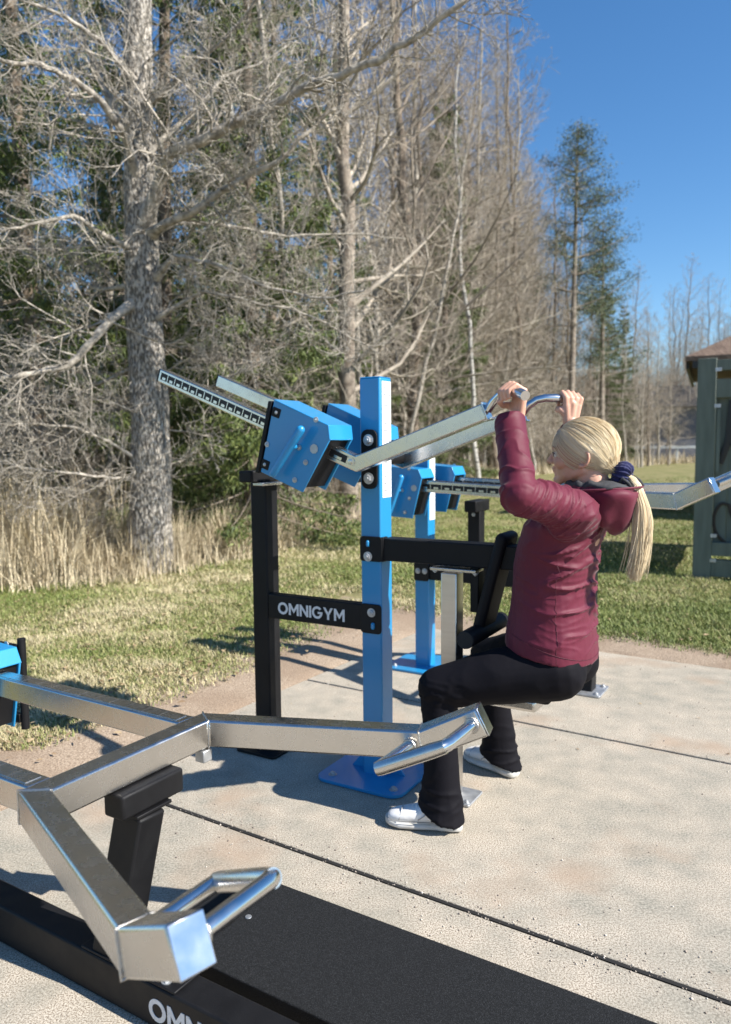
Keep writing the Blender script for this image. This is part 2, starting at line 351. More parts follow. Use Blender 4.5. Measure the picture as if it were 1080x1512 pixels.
# levers
LZ=lambda u:1.182+(.030-u)*.3830
for s in(-1,1):
    v=.172*s
    b=MB(); b.sq([(-.885,v,LZ(-.885)),(.030,v,LZ(.030)),(.497,.167*s,1.348)],.046,.052); lv=b.build('lever_arm',steelx,m1,bevel=.004)
    b=MB(); b.box((-.887,v,LZ(-.885)+.0005),(.004,.046,.052),Matrix.Rotation(R(20.4),3,'Y')); b.build('end_cap',slotm,lv)
    for side in(s,):
        scale_strip(lv,(-.872,0,LZ(-.872)+.001),(-.345,0,LZ(-.345)+.001),v+side*.023,side,n=14,h=.028)
    scale_strip(lv,(-.075,0,LZ(-.075)+.002),(-.002,0,LZ(-.002)+.001),v+s*.023,s,n=1,h=.026) 
    bolt(lv,(.012,v+s*.0235,LZ(.012)),(0,s,0),.011,.004,steelx)
    # welded end plate
    d=Vector((.486,-.036*s*-1*-1,.127)).normalized(); d=Vector((.467,-.005*s,.166)).normalized()
    e=Vector((.497,.167*s,1.348)); b=MB(); b.sq([e,e+d*.004],.052,.060); b.build('end_plate',chrome,lv,bevel=.0015)
    b=MB(); b.box(e+d*.010+Vector((0,0,-.028)),(.03,.03,.006),Matrix.Rotation(R(-15),3,'Y')); b.build('bump_stop',chrome,lv,bevel=.001)
    # curved grip
    ctl=[(.499,.166*s,1.352),(.520,.166*s,1.378),(.545,.176*s,1.396),(.570,.190*s,1.402),(.600,.214*s,1.403),(.632,.243*s,1.396),(.656,.267*s,1.386)]
    b=MB(); b.tube(ctl,.0150,18); b.build('grip',chrome,lv)
    v0,v1=(-.25,-.10) if s<0 else (.10,.25)
    weight_box(m1,-.17,1.268,-20.4,v0,v1,s)
# stainless seat post with flange, seat, chest pad, thigh rollers
b=MB(); b.box((.318,-.03,.405),(.060,.060,.80)); sp=b.build('seat_post',steel,m1,bevel=.004)
b=MB(); b.box((.335,-.03,.817),(.17,.075,.010)); b.build('flange',steelx,sp,bevel=.002)
for u in(.262,.412): bolt(sp,(u,-.05,.811),(0,0,-1),.008,.007)
plate_rounded(m1,'base_plate',(.33,-.03,.002),.16,.13,.008,zinc,.008)
for u in(.275,.392): bolt(m1,(u,-.075,.010),(0,0,1),.009,.008,name='anchor_bolt')
b=MB(); b.box((.49,-.0,.388),(.29,.15,.045)); b.build('seat_bracket',steelx,m1,bevel=.012)
b=MB(); b.box((.555,0,.428),(.27,.22,.034)); b.build('seat_pad',foam,m1,bevel=.014,seg=3)
b=MB(); b.sq([(.415,0,.585),(.510,0,.950)],.14,.040,up=(-1,0,.25)); b.build('chest_pad',foam,m1,bevel=.018,seg=3)
b=MB(); b.box((.40,-.0,.75),(.03,.06,.16)); b.build('pad_bracket',black,m1,bevel=.003)
b=MB(); b.tube([(.425,-.165,.607),(.425,.165,.607)],.030,24); ro=b.build('thigh_roller',foam,m1,bevel=.003)
for s in(-1,1):
    b=MB(); b.tube([(.425,s*.1655,.607),(.425,s*.170,.607)],[.0295,.0285],24); b.build('roller_cap',rubber,ro)

# ---- low machines (3 = foreground lift, 2 = press behind); elbow at u=ue
def lift_machine(root, ue, ze, drop, zgrip, box_u, lever_left, rot=0):
    """cross tube at the elbows, arms splaying outwards, bent ends with loop grips. drop = lever fall over its length"""
    K=lambda u,v,z:(u+ue,v,ze+z)
    b=MB(); b.sq([K(.644,.464,.075+zgrip),K(.506,.430,.005+zgrip),K(0,.237,0),K(0,-.237,0),K(.506,-.430,.005+zgrip),K(.644,-.464,.075+zgrip)],0.054,.068)
    fr=b.build('lever_frame',steelx,root,bevel=.005)
    for s in(-1,1):
        # weld seams at the mitres
        for (pt,d1,d2) in((K(.506,.430*s,.005+zgrip),Vector((.506,.193*s,0)).normalized(),Vector((.138,.034*s,.07)).normalized()),(K(0,.237*s,0),Vector((0,s,0)),Vector((.506,.193*s,0)).normalized())):
            bis=(d1+d2).normalized(); up=Vector((0,0,1)); sd=bis.cross(up).normalized(); u2=sd.cross(bis); pt=Vector(pt)
            cosb=bis.dot(d1); wv=MB(); cs=[pt+sd*(x*.0275/cosb)+u2*(y*.0345) for x,y in((-1,-1),(1,-1),(1,1),(-1,1))]
            dense=[cs[i].lerp(cs[(i+1)%4],t/8)+Vector((random.uniform(-1,1),random.uniform(-1,1),random.uniform(-1,1)))*.0006 for i in range(4) for t in range(8)]
            wv.tube(dense,.0022,6,close=True); wv.build('weld_seam',weld,fr)
        e=Vector(K(.644,.464*s,.075+zgrip)); d=Vector((.138,.034*s,.07)).normalized()
        b=MB(); b.sq([e,e+d*.0035],.0535,.0670); ep=b.build('end_plate',endm,fr,bevel=.0016); hh=e+d*.0036+Vector((0,0,-.024))+d.cross(Vector((0,0,1))).normalized()*(.018); b=MB(); b.tube([hh-d*.001+d*.0,hh+d*.0007],.0028,12); b.build('vent_hole',slotm,ep)
        # loop grip: two stubs inwards and a cross grip
        g0=Vector(K(.490,.410*s,.004+zgrip)); g1=Vector(K(.628,.445*s,.066+zgrip)); h0=Vector(K(.490,.252*s,.003+zgrip)); h1=Vector(K(.634,.286*s,.070+zgrip))
        r=.0145
        b=MB(); b.tube([g0,g0.lerp(h0,.9)]+[h0+(h1-h0)*.04,h0.lerp(h1,.16)],r,20); b.build('grip_stub',chrome,fr)
        b=MB(); b.tube([g1,g1.lerp(h1,.9),h1+(h0-h1)*.04,h1.lerp(h0,.16)],r,20); b.build('grip_stub',chrome,fr)
        b=MB(); b.tube([h0.lerp(h1,-.02),h0.lerp(h1,.05),h0.lerp(h1,.8),h0.lerp(h1,1.0)],[.006 if 0 else .0150,.0165,.0165,.0150],20); b.build('grip',steelx,fr)
        for g,h in((g0,h0),(g1,h1)):
            t=(h-g).normalized(); c=g.lerp(h,.12 if g is g0 else .10); a=t.cross(Vector((0,0,1))).normalized(); bb=t.cross(a)
            b=MB(); b.tube([c+(a*math.cos(k*.4488)+bb*math.sin(k*.4488))*.0158+t*random.uniform(-.001,.001) for k in range(14)],.003,6,close=True); b.build('weld_seam',weld,fr)
    for s in(-1,1):
        v=.205*s; z1=ze; u1=ue-.031; u0=lever_left; z0=ze-drop*(u0-ue)
        b=MB(); b.sq([(u0,v,z0),(u1,v,z1)],.055,.060); lv=b.build('lever_arm',steelx,root,bevel=.004)
        n=max(4,int((u1-u0)/.062)); nn=(0,1,0)
        zz=lambda u:ze-drop*(u-ue)
        scale_strip(lv,(u0+.02,0,zz(u0+.02)),(u1-.01,0,zz(u1-.01)),v-.0275,-1,h=.026,n=n) if root is m2 else None
        # scale plate laid on top
        b=MB(); L=(u1-u0)-.04; b.box(((u0+u1)/2,v,(z0+z1)/2+.0307),(L,.036,.0012),Matrix.Rotation(math.atan(drop),3,'Y')); tp=b.build('scale_plate',slotm if root is m2 else steelx,lv)
        b=MB()
        for k in range(n+1):
            u=u0+.02+(L)*k/n; b.box((u,v,zz(u)+.0314),(.0011,.036,.0002))
        b.build('scale_marks',zinc if root is m2 else steel_dk,lv,smooth=False)
        v0,v1=(v-.075,v+.075)
        weight_box(root,box_u,zz(box_u),0-math.degrees(math.atan(drop)) if drop else 0,v0,v1,s)
    return fr

m2 = machine_root('press_machine',.33,4.25,-31,'strength machine standing farther back behind the seated woman, levers at chest height')
b=MB(); b.box((0,0,.60),(.085,.085,1.20)); post=b.build('main_post',blue,m2,bevel=.006)
st=MB(); st.box((.0432,.004,1.0),(.0012,.066,.34)); stk=st.build('instruction_sticker',sticker,post)
b=MB()
for k in range(22):
    L=r_.uniform(.012,.036); b.box((.0440,-.022+L/2,1.15-k*.0135),(.0004,L,.0026))
b.build('sticker_print',stickertxt,stk,smooth=False)
plate_rounded(m2,'base_plate',(-.005,.01,.002),.36,.36,.012,blue,.05)
for u,v in((-.13,-.12),(.13,-.12),(-.13,.14),(.13,.14)): bolt(m2,(u,v,.014),(0,0,1),.011,.010,name='anchor_bolt')
b=MB(); b.box((.46,0,.545),(.84,.08,.09)); b.build('cross_beam',black,m2,bevel=.005)
plate_rounded(m2,'bracket',(.0,-.0435,.545),.090,.105,.007,black,.012,'y')
for u in(-.02,.022): bolt(m2,(u,-.0507,.548),(0,-1,0),.011,.010)
b=MB(); b.box((.90,0,.305),(.085,.085,.60)); b.build('rear_post',black,m2,bevel=.006)
plate_rounded(m2,'base_plate',(.90,0,.002),.19,.19,.010,zinc,.012)
for u,v in((.83,-.07),(.97,-.07),(.97,.07)): bolt(m2,(u,v,.012),(0,0,1),.010,.009,name='anchor_bolt')
b=MB(); b.box((.305,0,.74),(.07,.07,.30)); b.build('rest_post',black,m2,bevel=.005)
b=MB(); b.box((.31,0,.918),(.068,.19,.060)); b.build('rest_bar',black,m2,bevel=.006)
bolt(m2,(.305,-.036,.872),(0,-1,0),.007,.005)
lift_machine(m2,.875,.998,.040,0.0,-.005,-.12)
b=MB(); b.tube([(0,-.22,1.03),(0,.22,1.03)],.020,20); b.build('axle',black,m2)

m3 = machine_root('deadlift_machine',-.527,1.653,-31.9,'low stainless lever machine in the foreground, with two looped grips over a black board')
lift_machine(m3,0.0,.548,0.0,0.0,-.93,-1.30)
b=MB(); b.box((-.30,-.014,.051),(2.6,.078,.098)); bm_=b.build('base_beam',black,m3,bevel=.006)
tm,w=text_mesh('OMNIGYM',.085,extrude=.0006,offset=.010)
o=link('lettering',tm,whitep,bm_,None); sc_=.33/w; o.scale=(sc_,1,sc_); o.location=(.092,-.0536,.022)
b=MB(); b.sq([(-.060,-.012,.09),(.022,.004,.452)],.074,.082,up=(-1,0,.25)); b.build('rest_post',black,m3,bevel=.006)
b=MB(); b.box((.025,.012,.4515),(.070,.10,.008)); b.build('rest_plate',black,m3,bevel=.002)
b=MB(); b.box((.024,.017,.4845),(.062,.178,.056)); b.build('rest_bar',black,m3,bevel=.007,seg=3)
b=MB(); b.prism([(-.14,.101),(.10,.101),(.02,.20),(-.09,.20)],'y',-.048,.048) ; 
b=MB(); b.box((.02,-.014,.104),(.30,.076,.006)); b.build('foot_plate',black,m3,bevel=.002)
for u,v in((.13,-.036),(.13,.008)): bolt(m3,(u,v,.107),(0,0,1),.008,.006)
# back post, out of the picture to the left
b=MB(); b.box((-1.45,0,.60),(.085,.085,1.20)); b.build('main_post',blue,m3,bevel=.006)
plate_rounded(m3,'base_plate',(-1.45,0,.002),.36,.36,.012,blue,.05)
# guard rod beside the far weight box
b=MB(); b.tube([(-.845,.31,.365),(-.845,.31,.655)],.0125,20); gr=b.build('guard_rod',black,m3,bevel=.001)
for z in(.62,.40):
    b=MB(); b.box((-.90,.302,z),(.10,.018,.028)); b.build('rod_bracket',black,gr,bevel=.002)
b=MB(); b.box((-.18,.19,.488),(.05,.03,.03)); 
b=MB(); b.box((.012,.215,.494),(.03,.03,.03)); b.build('bump_stop',zinc,m3,bevel=.003)
# grit coated standing board, its own thing
bd = empty('standing_board',(-.527,1.653,0),R(-31.9),label='black grit-coated standing board lying along the foreground machine beam',cat='board')
b=MB(); b.box((.66,.275,.030),(1.50,.35,.052)); b.build('deck',platm,bd,bevel=.003)
for u,v in((.079,.289),(1.24,.289)):
    b=MB(); b.tube([(u,v,.0562),(u,v,.0580),(u,v,.0584)],[.0085,.0078,.003],18); b.tube([(u,v,.05845),(u,v,.0588)],[.003,.003],6); b.build('screw',zinc,bd)
for u in(-.05,1.3):
    b=MB(); b.box((u,.445,.034),(.05,.018,.05)); b.build('edge_bracket',black,bd,bevel=.003)
# ------------------------------------------------------------------ the seated woman (frame of machine 1, shifted so the root sits at the seat)
US=.65
a30=R(-30.5)
person = empty('person',(.04+US*math.cos(a30),2.83+US*math.sin(a30),0),a30,label='seated woman in burgundy jacket and black trousers with blonde ponytail, pulling the raised grips',cat='person')
def plink(name, me, m, parent, **k):
    o=link(name, me, m, parent, **k)
    if parent is person: o.location=(-US,0,0)
    return o
HC=Vector((.752,0.0,1.203)); yaw=R(10)
Hm=Matrix(((-math.cos(yaw),math.sin(yaw),0),(-math.sin(yaw),-math.cos(yaw),0),(0,0,1))) @ Matrix.Rotation(R(2),3,'Y')
def hp(x,y,z): return HC+Hm@Vector((x,y,z))
B=MB()
# skull and face
B.ell(hp(-.012,0,.030),(.090,.070,.082),Hm,28,18)
B.ell(hp(.040,0,.000),(.046,.058,.062),Hm,24,16)
B.ell(hp(.036,0,-.038),(.046,.050,.046),Hm,24,16)
B.cap(hp(.045,.030,-.052),hp(.070,.006,-.072),.018,.015); B.cap(hp(.045,-.030,-.052),hp(.070,-.006,-.072),.018,.015)
B.cap(hp(-.005,.045,-.040),hp(.050,.024,-.062),.018,.014); B.cap(hp(-.005,-.045,-.040),hp(.050,-.024,-.062),.018,.014)
B.ell(hp(.073,0,-.070),(.017,.020,.015),Hm)                       # chin
B.cap(hp(.080,.0,.020),hp(.098,.0,-.006),.0065,.0095)             # nose
B.ell(hp(.100,0,-.010),(.0095,.010,.0085),Hm)
for s in(-1,1):
    B.ell(hp(.088,.010*s,-.013),(.010,.0065,.0065),Hm)
    B.cap(hp(.076,.034*s,.030),hp(.083,.010*s,.031),.0075,.008)   # brow ridge
    B.ell(hp(.058,.036*s,-.014),(.026,.022,.022),Hm)              # cheek
    # ear: rim, lobe, inner
    rim=[hp(-.012+.016*math.cos(t)-.004*math.sin(t), (.071+.006*(1-math.cos(t)))*s, -.006+.0235*math.sin(t)) for t in [k*.5 for k in range(0,12)]]
    B.tube(rim,[.0052]*12,8); B.ell(hp(-.010,.0685*s,-.004),(.013,.004,.021),Hm); B.ell(hp(-.004,.070*s,-.030),(.008,.005,.008),Hm)
B.ell(hp(.083,0,-.0315),(.0105,.017,.0055),Hm); B.ell(hp(.081,0,-.0415),(.0105,.016,.0062),Hm)   # lips
B.ell(hp(.074,0,-.053),(.012,.018,.008),Hm)
# neck, trunk, hips
B.chain([hp(-.015,0,-.035),hp(-.032,0,-.085),(.790,0,1.045)],[.052,.052,.060],24)
B.ell((.755,0,1.00),(.060,.125,.065)); B.chain([(.735,0,.96),(.68,0,.80),(.67,0,.64),(.67,0,.56)],[.080,.072,.072,.075],24)
for s in(-1,1): B.chain([(.68,.07*s,.53),(.36,.21*s,.452),(.372,.255*s,.09)],[.066,.046,.036],20)
J={ -1:dict(sh=(.771,-.158,1.045),el=(.672,-.355,1.100),wr=(.588,-.212,1.318)),
     1:dict(sh=(.771,.165,1.035),el=(.700,.345,1.095),wr=(.640,.250,1.300))}
BAR={-1:(Vector((.590,-.205,1.398)),Vector((.73,-.68,-.02)).normalized()),1:(Vector((.640,.250,1.393)),Vector((.73,.68,-.10)).normalized())}
def hand(B, s):
    c,t=BAR[s]; n=t.cross(Vector((0,0,1))).normalized()
    if n.x>0: n=-n                      # towards the fingertips side, forward
    z=t.cross(n); z = z if z.z>0 else -z
    W=Vector(J[s]['wr'])
    B.chain([J[s]['el'],W],[.036,.0235],18)
    wr=c-n*.024-z*.072; B.chain([W,wr],[.0235,.0225],18)
    offs=[-.030,-.0105,.009,.0275]; ln=[.93,1.04,1.0,.86]; rr=[.0082,.0086,.0082,.0072]
    for k in range(4):
        o=t*offs[k]; q=ln[k]
        mcp=c+o-n*.030*1.0+z*.008; pip=c+o-n*.002+z*.0285*q+z*.001; dip=c+o+n*.0245*q+z*.008; tip=c+o+n*.0205-z*.0155*q
        B.chain([mcp,pip,dip,tip],[rr[k]*1.12,rr[k],rr[k]*.94,rr[k]*.84],14)
        B.chain([wr+o*.45,mcp],[.0135,.0102],14)
    B.chain([wr,c-n*.031-z*.012],[.018,.013],14)
    B.cap(wr+t*.014,c+t*.022-n*.030-z*.018,.015,.011); B.cap(wr-t*.012,c-t*.022-n*.028-z*.02,.0165,.012)
    th=[wr-t*.014+z*.018, c-t*.040-n*.018-z*.034, c-t*.036+n*.010-z*.034, c-t*.020+n*.030-z*.024]
    B.chain(th,[.0145,.0115,.0098,.0082],14)
    return n,z
for s in(-1,1): hand(B,s)
bme=remeshed(B,'body',.0030,3,.5); body=plink('body',bme,skin,person)
for s in(-1,1):
    b=MB(); b.ell(hp(.0725,.031*s,.0105),(.0115,.0115,.0115),None,16,12); e=plink('eye',b.mesh('eye'),eyew,body,smooth=True)
    b=MB(); b.ell(hp(.0815,.0320*s,.0100),(.0035,.0058,.0058),Hm,14,8); plink('iris',b.mesh('iris'),lash,body,smooth=True)
    b=MB(); b.tube([hp(.077,.044*s,.012),hp(.0835,.040*s,.0165),hp(.0865,.031*s,.0178),hp(.083,.022*s,.015)],[.0009,.0017,.0019,.0010],8); plink('eyelash',b.mesh('eyelash'),lash,body,smooth=True)
    b=MB(); b.tube([hp(.073,.050*s,.030),hp(.0835,.036*s,.0355),hp(.0895,.014*s,.0335)],[.001,.0024,.0018],8); plink('eyebrow',b.mesh('eyebrow'),hairb,body,smooth=True)

# ---- jacket: trunk and sleeves as one surface, then folds
B=MB()
secs=[(.572,.664,.143,.186),(.61,.664,.141,.184),(.70,.666,.130,.170),(.78,.667,.124,.164),(.86,.672,.125,.168),(.93,.684,.122,.178),(.99,.704,.119,.186),(1.035,.735,.103,.172),(1.070,.757,.090,.140),(1.095,.770,.070,.090)]
rings=[]
for z,u,ru,rv in secs:
    tilt=(lambda a: 0)
    rings.append([(p[0],p[1],p[2]-(.028*(p[0]-u)/.15 if z<.64 else .02*(p[0]-u)/.15 if z<.72 else 0)) for p in ring((u,0,z),ru,rv,36,pw=2.3)])
B.loft(rings)
for s in(-1,1):
    j=J[s]; sh=Vector(j['sh']); el=Vector(j['el']); wr=Vector(j['wr'])
    B.cap((.765,.10*s,1.02),sh,.074,.068,24)
    B.cap(sh,el,.066,.053,24); B.cap(sh-Vector((.02,0,.050)),el.lerp(sh,.50),.048,.042,20)
    q=el.lerp(wr,.93)
    B.cap(el,q,.053,.040,24)
    B.tube([el.lerp(wr,.30),q,el.lerp(wr,1.0)],[.049,.0455,.0470],28)
jme=remeshed(B,'jacket',.0043,4,.55)
nv=len(jme.vertices); co=np.empty(nv*3,np.float32); jme.vertices.foreach_get('co',co); co=co.reshape(-1,3)
no=np.empty(nv*3,np.float32); jme.vertices.foreach_get('normal',no); no=no.reshape(-1,3)
def seg_param(P,a,b):
    a=np.array(a);b=np.array(b);d=b-a;t=((P-a)@d)/(d@d); c=a+np.clip(t,0,1)[:,None]*d; return t,np.linalg.norm(P-c,axis=1)
def ridged(vs,sc,seed):
    out=np.empty(len(vs))
    for i,v in enumerate(vs):
        n_=noise.noise(Vector((v[0]*sc[0]+seed,v[1]*sc[1],v[2]*sc[2]))); out[i]=1-abs(n_)*2.6
    return np.clip(out,-.4,1)
disp=np.zeros(nv)
# distance to arms
wa=np.zeros(nv)
for s in(-1,1):
    j=J[s]; t1,d1=seg_param(co,j['sh'],j['el']); t2,d2=seg_param(co,j['el'],j['wr'])
    m=np.maximum(np.exp(-(d1/.085)**6)*(t1>.12), np.exp(-(d2/.075)**6)); wa=np.maximum(wa,m)
trunk=(1-wa)
P1=co.copy(); P1[:,2]+= .35*(co[:,0]-.65)*np.where(co[:,2]<.9,1,-.4) + .25*np.abs(co[:,1])
r1=ridged(P1,(5,5,21),3.1); r2=ridged(P1,(11,11,34),9.7)
amp=.0090*np.exp(-((co[:,2]-.80)/.15)**2)+.0035
back=np.clip((co[:,0]-.62)/.14,.15,1)
disp+=trunk*amp*(np.maximum(r1,0)**3.4*1.25-.30)*back + trunk*.0028*np.maximum(r2,0)**2*back
P2=co.copy(); r3=ridged(P2,(16,9,10),5.5)         # shoulder / armpit folds run up the back
sh=np.exp(-((co[:,2]-1.0)/.07)**2)*trunk; disp+=sh*.008*(np.maximum(r3,0)**2-.3)
for s in(-1,1):
    j=J[s]; t1,d1=seg_param(co,j['sh'],j['el']); t2,d2=seg_param(co,j['el'],j['wr'])
    a1=np.stack([t1*5.5+co[:,2]*14, co[:,0]*9, co[:,1]*5],1); a2=np.stack([t2*4.5, co[:,0]*12, co[:,1]*12],1)
    disp+=wa*(d1<d2)*(d1<.12)*.0085*(np.maximum(ridged(a1,(1,1,1),s*4.),0)**3.2-.22)+wa*(d1<d2)*(d1<.12)*.004*np.maximum(ridged(a1,(2.6,2.2,2.2),s*9.),0)**2
    el_=np.exp(-(t2/.30)**2)
    disp+=wa*(d2<=d1)*(d2<.10)*(.0035+.0065*el_)*(np.maximum(ridged(a2,(1,1,1),s*7.+2),0)**3-.2)
disp*=np.clip((co[:,2]-.575)/.05,.12,1)
co2=co+no*disp[:,None].astype(np.float32)
jme.vertices.foreach_set('co',co2.ravel()); jme.update()
jk=plink('jacket',jme,jacket,person)
# side seam, hem and cuffs as fine piping
def on_surface_line(pts, r, name, m, parent, off=.001):
    from mathutils.bvhtree import BVHTree
    bv=BVHTree.FromPolygons([tuple(c) for c in co2.tolist()],[tuple(p.vertices) for p in jme.polygons])
    out=[]
    for p in pts:
        h=bv.find_nearest(Vector(p)); out.append(h[0]+h[1]*off)
    b=MB(); b.tube(out,r,6); return plink(name,b.mesh(name),m,parent,smooth=True)
seam_dark=mat('burgundy_seam',(.075,.009,.02),.6)
on_surface_line([(.74,-.19,.565+.004*k) for k in range(75)],.0007,'seam',seam_dark,jk,0)
on_surface_line([(.668+.150*math.cos(t),.19*math.sin(t),.615-.05*math.cos(t)) for t in np.linspace(-2.2,2.2,60)],.0008,'seam',seam_dark,jk)
# ---- collar and hood lying on the back
def hoodring(prof, phis, scale):
    rings=[]
    for ph in phis:
        w=max(0,math.cos(ph))               # 1 at the back
        rr=[]
        for (r0,r1,z0,z1) in prof: 
            r=r0+(r1-r0)*w**1.1; z=z0+(z1-z0)*w**1.3
            q=1+.035*math.sin(ph*7+z*40)+.02*math.sin(ph*13)
            rr.append((.775+math.cos(ph)*r*q*1.0, math.sin(ph)*r*q*(1.0+.25*w), z+.004*math.sin(ph*9)))
        rings.append(rr)
    return rings
ph=np.linspace(-2.75,2.75,56)
outer=[(.060,.062,1.118,1.112),(.066,.085,1.122,1.118),(.071,.125,1.116,1.112),(.078,.160,1.105,1.104),(.082,.168,1.09,1.088),(.086,.158,1.075,1.065),(.090,.148,1.06,1.045),(.094,.140,1.05,1.020),(.094,.128,1.045,.990),(.090,.105,1.04,.962),(.075,.075,1.035,.955),(.055,.055,1.04,1.00)]
b=MB(); b.loft(hoodring(outer,ph,1)); hme=b.mesh('hood')
hood=plink('hood',hme,jacket,person,smooth=True); sb=hood.modifiers.new('sub','SUBSURF'); sb.levels=1; sb.render_levels=1
lin=[(.056,.058,1.128,1.130),(.062,.076,1.129,1.129),(.067,.100,1.1255,1.126),(.0705,.128,1.119,1.1205),(.0735,.150,1.112,1.113),(.070,.145,1.107,1.106),(.06,.09,1.108,1.108),(.052,.055,1.11,1.11)]
b=MB(); b.loft(hoodring(lin,ph,1)); lme=b.mesh('hood_lining')
for v in lme.vertices: v.co.z += .0035*noise.noise(v.co*38)
plink('hood_lining',lme,jlin,hood,smooth=True)
b=MB(); b.tube([( .775+.160*1.02*math.cos(t)*(max(0,math.cos(t))**.4 if 0 else 1)*(.55+.45*max(0,math.cos(t))), math.sin(t)*.115*(1+.3*max(0,math.cos(t))), 1.111-.01*(1-max(0,math.cos(t)))) for t in np.linspace(-1.5,1.5,30)],.0035,8)
plink('hood_hem',b.mesh('hood_hem'),jacket,hood,smooth=True)
for k,(u,v,z) in enumerate(((.90,.02,1.135),(.875,-.03,1.131))):
    b=MB(); b.tube([(u,v,z-.012),(u+.012,v-.004,z+.006),(u+.026,v,z-.006),(u+.036,v+.006,z-.024)],.0055,8); plink('drawcord_tab',b.mesh('drawcord_tab'),jlin,hood,smooth=True)

# ---- trousers
B=MB()
B.ell((.684,0,.545),(.110,.150,.090)); B.ell((.698,-.075,.525),(.098,.085,.080)); B.ell((.698,.075,.525),(.098,.085,.080))
B.loft([ring((.675,0,z),ru,rv,28) for z,ru,rv in((.55,.11,.150),(.60,.11,.145),(.65,.10,.13))])
FOOT={-1:((.435,-.246),(.205,-.325)),1:((.455,.222),(.225,.305))}
for s in(-1,1):
    hip=Vector((.700,.082*s,.525)); kn=Vector((.352,.218*s,.452)); h,t=FOOT[s]
    B.chain([hip,hip.lerp(kn,.5)+Vector((0,0,.008)),kn],[.098,.089,.066],24)
    an=Vector((h[0]-.050,h[1]-.018*(-1 if s<0 else -1)*1.0 if 0 else h[1]+( -.02 if s<0 else .02),.0))
    rg=[]
    for z,r,dx in((.50,.040,0),(.44,.062,-.002),(.36,.060,.004),(.26,.056,.006),(.16,.061,.006),(.09,.070,.002),(.036,.080,.0)):
        f=(.45-z)/.45; c=kn.lerp(Vector((an.x,an.y,0)),max(0,min(1,f))); c.z=z
        hemdrop=(lambda p: 0)
        rr=ring((c.x+dx,c.y,z),r,r*.86,24)
        if z<.10: rr=[(p[0],p[1],p[2]-(.028 if z<.05 else .012)*max(-1,min(1,(p[0]-c.x)/r))*1.0+(.012 if z<.05 else 0)) for p in rr]
        rg.append(rr)
    B.loft(rg)
pme=remeshed(B,'trousers',.0055,4,.6)
nv=len(pme.vertices); co=np.empty(nv*3,np.float32); pme.vertices.foreach_get('co',co); co=co.reshape(-1,3)
no=np.empty(nv*3,np.float32); pme.vertices.foreach_get('normal',no); no=no.reshape(-1,3)
kn_w=np.exp(-((co[:,2]-.43)/.06)**2)*(co[:,0]<.47); an_w=np.exp(-((co[:,2]-.10)/.09)**2)
d=kn_w*.005*(np.maximum(ridged(co,(18,10,34),1.5),0)**2-.2)+an_w*.006*(np.maximum(ridged(co,(9,9,22),8.5),0)**2-.25)+.002*ridged(co,(9,9,14),4.)*(co[:,2]>.35)+.0022*ridged(co,(16,14,3),2.)*(co[:,2]<.35)
co=co+no*d[:,None].astype(np.float32); co[:,2]=np.maximum(co[:,2],.006); pme.vertices.foreach_set('co',co.ravel()); pme.update()
plink('trousers',pme,pants,person)
